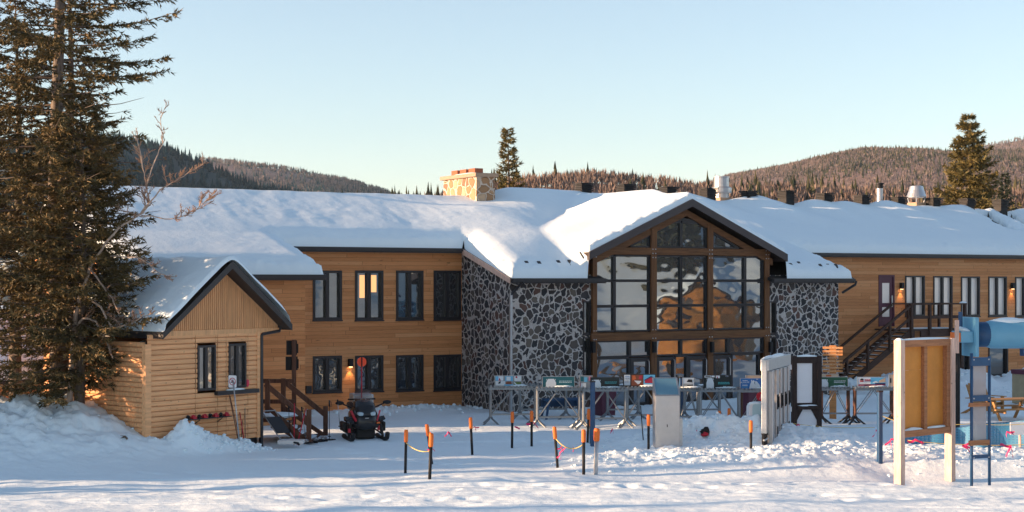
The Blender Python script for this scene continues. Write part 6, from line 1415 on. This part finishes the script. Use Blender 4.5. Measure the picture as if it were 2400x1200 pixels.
# ------------------------------------------------------------------ hut porch stair
ps = thing('porch_stair', 'dark red timber porch steps with railings beside the hut', 'stairs', HO + HU * TW, 0); PO = Vector(ps.location); mw = M['redwood']
def pp(x, y, D): return atY(x, y, D) - PO
Da, Db = 43.3, 45.4                                    # near and far railing
def rail(D, x0, y0, x1, y1, yl0, xl1, yl1):
    MB().bar(pp(x0, y0, D), pp(x1, y1, D), .09, .14).build('handrail', mw, ps); MB().bar(pp(x0, yl0, D), pp(xl1, yl1, D), .05, .12).build('guard_rail', mw, ps)
rail(Da, 622, 900, 722, 986, 950, 715, 1030); rail(Db, 665, 893, 762, 972, 955, 762, 1022)
for x, yt, yb, D in ((627, 892, 968, Da), (724, 960, 1036, Da), (664, 887, 975, Db), (763, 952, 1024, Db)): MB().bar(pp(x, yb, D), pp(x, yt, D), .13).build('rail_post', mw, ps)
for xa_, xb_, y_, D_ in ((600, 630, 893, Da), (600, 630, 941, Da), (605, 690, 893, Db), (605, 690, 941, Db)): MB().bar(pp(xa_, y_, D_), pp(xb_, y_, D_), .06, .12).build('guard_rail', mw, ps)
a = pp(600, 990, Da); c = pp(668, 985, Db); MB().box(a.x - .3, c.x + .2, a.y + .05, c.y - .05, a.z + .0, a.z + .10).build('deck', mw, ps); MB().blob(((a.x + c.x) / 2, (a.y + c.y) / 2, a.z + .11), .5, 3, 3, .15, (1.5, 1.5, .16)).build('deck_snow', M['snow'], ps, smooth=True)
for i in range(4):
    x = 660 + i * 22; y = 992 + i * 11; a = pp(x, y, (Da + Db) / 2); o = MB().box(a.x - .16, a.x + .18, -PO.y + Da + .06, -PO.y + Db - .06, a.z - .05, a.z).build('step', mw, ps); MB().blob((a.x, -PO.y + (Da + Db) / 2, a.z + .003), .2, i, 2, .2, (.8, 4.0, .2)).build('step_snow', M['snow'], o, smooth=True)
MB().bar(pp(655, 998, Da + .1), pp(728, 1040, Da + .1), .05, .22).build('stringer', mw, ps); MB().bar(pp(655, 998, Db - .1), pp(745, 1036, Db - .1), .05, .22).build('stringer', mw, ps)
# post with dark boards rising over the porch
p = atY(689, 975, 45.9); k = thing('board_post', 'tall timber post with dark stacked sign boards above the porch', 'signpost', (p.x, 45.9, 0), .25); q = lambda y: CZ + (HZ - y) / F * 45.9
MB().box(-.06, .06, -.06, .06, -.2, q(796)).build('post', mw, k)
b = MB()
for y0, y1, x0, x1 in ((798, 832, -.22, .10), (806, 828, .07, .14), (836, 868, -.24, .12), (842, 864, .1, .15)): b.box(x0, x1, .07, .10, q(y1), q(y0))
b.build('sign_board', M['black'], k)

# ------------------------------------------------------------------ skis, poles, sled, tools around the hut
def stick(x0, y0, D0, x1, y1, D1, r, mat, label, name='ski_pole', cat='ski pole', basket=True, grip=True, gmat='black', r1=None):
    a = atY(x0, y0, D0); c = atY(x1, y1, D1); c.z = max(c.z, gz(c.x, c.y) - .03); t = thing(name, label, cat, c); d = a - c
    MB().tube((0, 0, 0), d, r, r1 or r * .8, 7).build('shaft', M[mat], t, smooth=True)
    if grip: MB().tube(d * .86, d * 1.02, r * 2.2, r * 1.9, 8).build('grip', M[gmat], t, smooth=True); MB().path([d * 1.0, d * .97 + Vector((.05, 0, .0)), d * .88 + Vector((.07, 0, -.02)), d * .86], .008, 5).build('strap', M['black'], t)
    if basket: MB().tube(d * .07, d * .085, .045, n=10).build('basket', M['black'], t)
    return t
stick(772, 940, 43.6, 772, 1030, 43.4, .011, 'black', 'upright ski pole planted left of the snowmobile', gmat='black'); stick(791, 938, 43.8, 797, 1004, 44.0, .011, 'galv', 'ski pole leaning against the snowmobile ski')
stick(690, 945, 42.9, 689, 1043, 42.7, .018, 'red', 'red ski standing upright against the porch rail', 'red_ski', 'ski', False, False); stick(717, 958, 43.0, 696, 1043, 42.7, .018, 'red', 'red ski leaning to the right against the porch rail', 'red_ski', 'ski', False, False)
stick(677, 953, 43.1, 678, 1016, 43.3, .011, 'black', 'black ski pole against the near porch rail'); stick(707, 955, 43.2, 716, 1026, 43.2, .011, 'galv', 'silver ski pole between porch rail and red ski')
tt = stick(545, 880, 41.3, 561, 1034, 41.0, .022, 'alu', 'round-cornered no snowmobiles sign on a leaning metal stake before the hut window', 'sign_stake', 'sign', False, False); d = atY(545, 880, 41.3) - Vector(tt.location)
sg_ = MB(); w, h = .105, .165; cpt = d + Vector((.005, -.035, -.16)); rzq = math.radians(14)
def sgn(x, z, y=0): return (cpt.x + x * math.cos(rzq), cpt.y + x * math.sin(rzq) + y, cpt.z + z - x * .05)
sg_.prism([sgn(x, z) for x, z in ((-w + .02, -h), (w - .02, -h), (w, -h + .02), (w, h - .02), (w - .02, h), (-w + .02, h), (-w, h - .02), (-w, -h + .02))], (0, .012, 0)); sg_.build('sign_plate', M['white'], tt)
rg_ = MB(); nR = 24
for i in range(nR):
    a0 = 2*math.pi*i/nR; a1 = 2*math.pi*(i+1)/nR
    rg_.add([sgn(.088*math.cos(a0), .10*math.sin(a0), -.003), sgn(.088*math.cos(a1), .10*math.sin(a1), -.003), sgn(.070*math.cos(a1), .082*math.sin(a1), -.003), sgn(.070*math.cos(a0), .082*math.sin(a0), -.003)], [(0,1,2,3)])
rg_.add([sgn(-.060, .058, -.004), sgn(-.048, .068, -.004), sgn(.060, -.058, -.004), sgn(.048, -.068, -.004)], [(0,3,2,1)]); rg_.build('ban_ring', M['red'], tt)
sm = MB(); sm.add([sgn(x, z, -.0035) for x, z in ((-.055, -.03), (.05, -.03), (.062, -.012), (.02, .004), (.0, .036), (-.012, .034), (-.008, .0), (-.045, -.004))], [tuple(range(8))]); sm.build('snowmobile_pictogram', M['black'], tt)
fl = stick(573, 882, 42.2, 575, 1042, 41.9, .014, 'twig', 'thin pole with furled pink flag before the hut window', 'flag_pole', 'flag', False, False); d = atY(573, 882, 42.2) - Vector(fl.location)
b = MB(); pts = []
for i in range(9): t = i / 8; pts.append((d * (1.0 - .18 * t) + Vector((.03 + .05 * math.sin(t * 3), -.02, 0)), .02 + .035 * math.sin(t * 3.0) ))
b.path([q[0] for q in pts], [q[1] for q in pts], 7); b.build('flag', M['ad_pinkflag'] if 'ad_pinkflag' in M else M.setdefault('ad_pinkflag', plain('flag_pink', (.70, .05, .10), .7)), fl, smooth=True)
stick(537, 925, 41.3, 558, 1030, 41.1, .014, 'redwood', 'thin reddish pole leaning left of the sign stake', 'bamboo_pole', 'pole', False, False); stick(539, 928, 41.4, 560, 1020, 41.2, .012, 'redwood', 'second thin reddish pole crossing behind the sign stake', 'bamboo_pole', 'pole', False, False)
stick(562, 966, 41.9, 573, 1038, 41.7, .016, 'red', 'short red pole leaning between stake and flag', 'red_pole', 'pole', False, False); stick(568, 985, 42.0, 566, 1038, 41.6, .014, 'redwood', 'short brown pole at the foot of the flag', 'bamboo_pole', 'pole', False, False)
# rescue sled leaning on the steps
a = pp(612, 962, 42.8) + PO; c = pp(664, 1040, 42.2) + PO; k = thing('rescue_sled', 'rescue sled with metal handles leaning against the porch steps', 'sled', c); d = a - c; sd_ = Vector((.34, .22, 0))
for s in (0, 1): MB().tube(sd_ * s, d + sd_ * s, .018, n=7).build('side_rail', M['galv'], k)
for t in (.12, .42, .7, .98): MB().tube(d * t, d * t + sd_, .014, n=6).build('rung', M['galv'], k)
b = MB(); b.prism([d * .3, d * .3 + sd_, d * .78 + sd_, d * .78], (.02, -.03, .02)); b.build('canvas', M['dark'], k); MB().box(-.15, .55, -.12, .3, -.01, .10).build('runner_board', M['cream'], k, bevel=.02)
MB().path([(.3, -.1, .05), (.42, -.14, .03), (.46, -.16, -.02)], .03, 6).build('tow_hook', M['black'], k)
def snowshoe(x, y, label, rz):
    p = G(x, y); p.z += .03; t = thing('snowshoe', label, 'snowshoe', p, rz, 'snowshoes lying by the porch')
    b = MB(); b.path([(.36*math.cos(a) * (1 if math.cos(a) > 0 else 1.15), .12*math.sin(a), 0) for a in [2*math.pi*i/18 for i in range(19)]], .014, 5); b.build('rim', M['black'], t); b = MB(); b.prism([(-.3, -.08, 0), (.25, -.08, 0), (.25, .08, 0), (-.3, .08, 0)], (0, 0, .01)); b.build('deck', M['dark'], t); b = MB(); b.blob((.02, 0, .05), .07, 3, 2, .3, (1.2, .8, .7)); b.build('binding', M['galv'], t)
snowshoe(738, 1036, 'snowshoe lying at the foot of the right porch post', .05); snowshoe(757, 1033, 'snowshoe lying nearest the snowmobile', .15); snowshoe(715, 1040, 'snowshoe lying beside the red skis', -.05)

# ------------------------------------------------------------------ snowmobile (seen from the front)
p = G(843, 1031); sm = thing('snowmobile', 'black snowmobile with red accents and tall orange disc flag', 'snowmobile', (p.x + .03, p.y + .5, p.z), math.radians(17)); K = M['black']; sm.scale = (1.12, 1.12, 1.12)
# x right, -y forward
def loft(secs, n=14):
    """secs: (y, cx, zc, half width, half height, squareness)"""
    b = MB(); vs = []; fs = []
    for y, cx, zc_, hw_, hh_, e in secs:
        for k in range(n):
            a = 2*math.pi*k/n; c, s = math.cos(a), math.sin(a); vs.append((cx + hw_*math.copysign(abs(c)**e, c), y, zc_ + hh_*math.copysign(abs(s)**e, s)))
    for i in range(len(secs)-1):
        for k in range(n): k2 = (k+1) % n; fs.append((i*n+k, i*n+k2, (i+1)*n+k2, (i+1)*n+k))
    fs.append(tuple(range(n))[::-1]); fs.append(tuple((len(secs)-1)*n+k for k in range(n))); return b.add(vs, fs)
M['gloss'] = plain('gloss_black', (.016, .017, .02), .22, 0, .1, 4, 0)
loft([(-.62, 0, .42, .12, .10, .7), (-.55, 0, .46, .26, .20, .7), (-.35, 0, .50, .34, .27, .6), (.0, 0, .54, .36, .30, .6), (.35, 0, .52, .30, .26, .6), (.8, 0, .46, .24, .20, .6)]).build('body', M['gloss'], sm, smooth=True)
loft([(-.60, 0, .64, .10, .05, .7), (-.48, 0, .74, .25, .11, .7), (-.25, 0, .84, .28, .14, .7), (.02, 0, .90, .24, .12, .7), (.2, 0, .88, .16, .08, .8)]).build('hood', M['gloss'], sm, smooth=True)
MB().box(-.25, .25, -.45, 1.5, .02, .30).build('track', M['rubber'], sm, bevel=.06); loft([(.25, 0, .72, .12, .08, .7), (.5, 0, .74, .17, .09, .6), (1.1, 0, .74, .18, .10, .6), (1.35, 0, .76, .16, .09, .6)]).build('seat', K, sm, smooth=True)
MB().box(-.05, .50, .95, 1.55, .52, 1.06).build('cargo_box', M['galv'], sm, bevel=.03)
wsm = N('tinted_screen'); wsm.set((.10, .05, .04), .12); wsm.b.inputs['Alpha'].default_value = .5; M['screen'] = wsm.mat
b = MB(); n = 12; vs = []
for i in range(n + 1):
    a = -1.2 + 2.4 * i / n; hgt = .42 * (1 - .35 * abs(a / 1.2) ** 3); vs += [(.25 * math.sin(a) * 1.02, -.34 + .20 * (1 - math.cos(a)), .84), (.25 * math.sin(a), -.16 + .20 * (1 - math.cos(a)), .84 + hgt)]
b.add(vs, [(2*i, 2*i+2, 2*i+3, 2*i+1) for i in range(n)]); b.build('windscreen', M['screen'], sm, smooth=True)
for s in (-1, 1):
    o = MB().path([(s*.44, -1.02, .22), (s*.44, -.96, .10), (s*.44, -.78, .03), (s*.44, .0, .02), (s*.44, .25, .05)], .06, 8); o.v = [(v[0] if True else 0, v[1], max(.0, v[2])) for v in o.v]; o.build('ski', K, sm, smooth=True)
    MB().tube((s*.44, -.45, .08), (s*.40, -.36, .38), .035).tube((s*.40, -.36, .34), (s*.22, -.32, .44), .025).tube((s*.43, -.42, .14), (s*.2, -.38, .30), .022).build('suspension', K, sm); MB().tube((s*.42, -.43, .2), (s*.34, -.40, .52), .045, n=8).build('shock', K, sm)
    loft([(-.62, s*.14, .66, .02, .02, .8), (-.585, s*.15, .665, .075, .045, .8), (-.5, s*.17, .69, .08, .045, .8)]).build('headlight', M['lamp_glass'] if 'lamp_glass' in M else M.setdefault('lamp_glass', plain('lamp_glass', (.45, .55, .6), .12)), sm, smooth=True)
    b = MB(); b.prism([(s*.25, -.56, .50), (s*.28, -.56, .48), (s*.39, -.40, .74), (s*.35, -.42, .75)], (s*.02, .05, 0)); b.build('red_panel', M['red'], sm)
    b = MB(); b.prism([(s*.31, -.50, .40), (s*.52, -.42, .52), (s*.50, -.30, .60), (s*.30, -.40, .58)], (0, .25, -.04)); b.build('side_fairing', M['gloss'], sm)
    MB().box(s*.50 - .05, s*.50 + .05, -.30, .25, .20, .44).build('side_pan', K, sm, bevel=.03); MB().blob((s*.62, -.14, .93), .07, 3, 2, .1, (1.6, .6, .75)).build('mirror', K, sm, smooth=True); MB().tube((s*.3, -.12, .80), (s*.58, -.13, .92), .018).build('mirror_arm', K, sm)
    MB().tube((s*.05, .05, 1.0), (s*.36, .12, 1.0), .022).build('handlebar', K, sm)
MB().box(.26, .34, -.58, -.53, .42, .46).build('reflector', M['orange'], sm); MB().box(.30, .36, -.46, -.42, .24, .36).build('reflector', M['red'], sm); MB().box(-.47, -.41, -.52, -.46, .20, .30).build('reflector', M['red'], sm)
b = MB(); b.path([(.07*math.cos(a), -.12, .96 + .09*math.sin(a)) for a in [2*math.pi*i/16 for i in range(17)]], .014, 5); b.build('gauge_ring', M['galv'], sm); MB().box(-.05, .05, -.60, -.595, .545, .575).build('badge', M['galv'], sm)
loft([(-.58, 0, .36, .22, .06, .6), (-.5, 0, .36, .33, .07, .6), (-.3, 0, .36, .36, .08, .6)]).build('bumper', K, sm, smooth=True)
fp = MB(); fp.tube((.16, .9, .7), (.13, .75, 2.05), .016, n=7); fo = fp.build('flag_mast', M['red'], sm)
b = MB(); b.prism([(.13 + .125 * math.cos(a), .735, 1.93 + .125 * math.sin(a)) for a in [2*math.pi*i/28 for i in range(28)]], (0, -.012, 0)); b.build('flag_disc', M['hot'], fo); MB().tube((.13, .715, 1.80), (.13, .715, 2.06), .016).build('disc_bar', M['black'], fo)
p = G(893, 1010)
# dead twigs on the snow bank
for i, (x, y, lb) in enumerate(((38, 1050, 'dark broken branch lying on the left snow bank'), (206, 1042, 'small dark clod on the snow bank under the birch'), (262, 1064, 'dark twig on the snow bank near the hut corner'), (95, 978, 'broken stump end at the edge of the snow mound'), (298, 1084, 'dark debris crumbs on the snow before the hut'))):
    p = G(x, y); t = thing('dead_branch', lb, 'branch', p); b = MB(); R = random.Random(i + 2)
    for k in range(4 if i in (0, 2) else 2): a = R.uniform(0, 3.1); b.path([(0, 0, .03), (.10*math.cos(a), R.uniform(-.08, .08), .05 + .06*R.random()), (.24*math.cos(a + .3), R.uniform(-.12, .12), .02 + .12*R.random())], [.03, .02, .006], 5)
    b.build('branch', M['bark'], t)

# ------------------------------------------------------------------ thin winter haze over the valley
hz = N('haze'); hz.t.nodes.remove(hz.b); pv = hz.n('VolumePrincipled'); pv.inputs['Color'].default_value = (.66, .84, 1.0, 1); pv.inputs['Density'].default_value = .00007; pv.inputs['Anisotropy'].default_value = .2
hz.l(pv.outputs[0], hz.out.inputs['Volume'])
tag(MB().box(-6200, 6200, -3200, 9200, -4.5, 290).build('haze', hz.mat), kind='stuff')
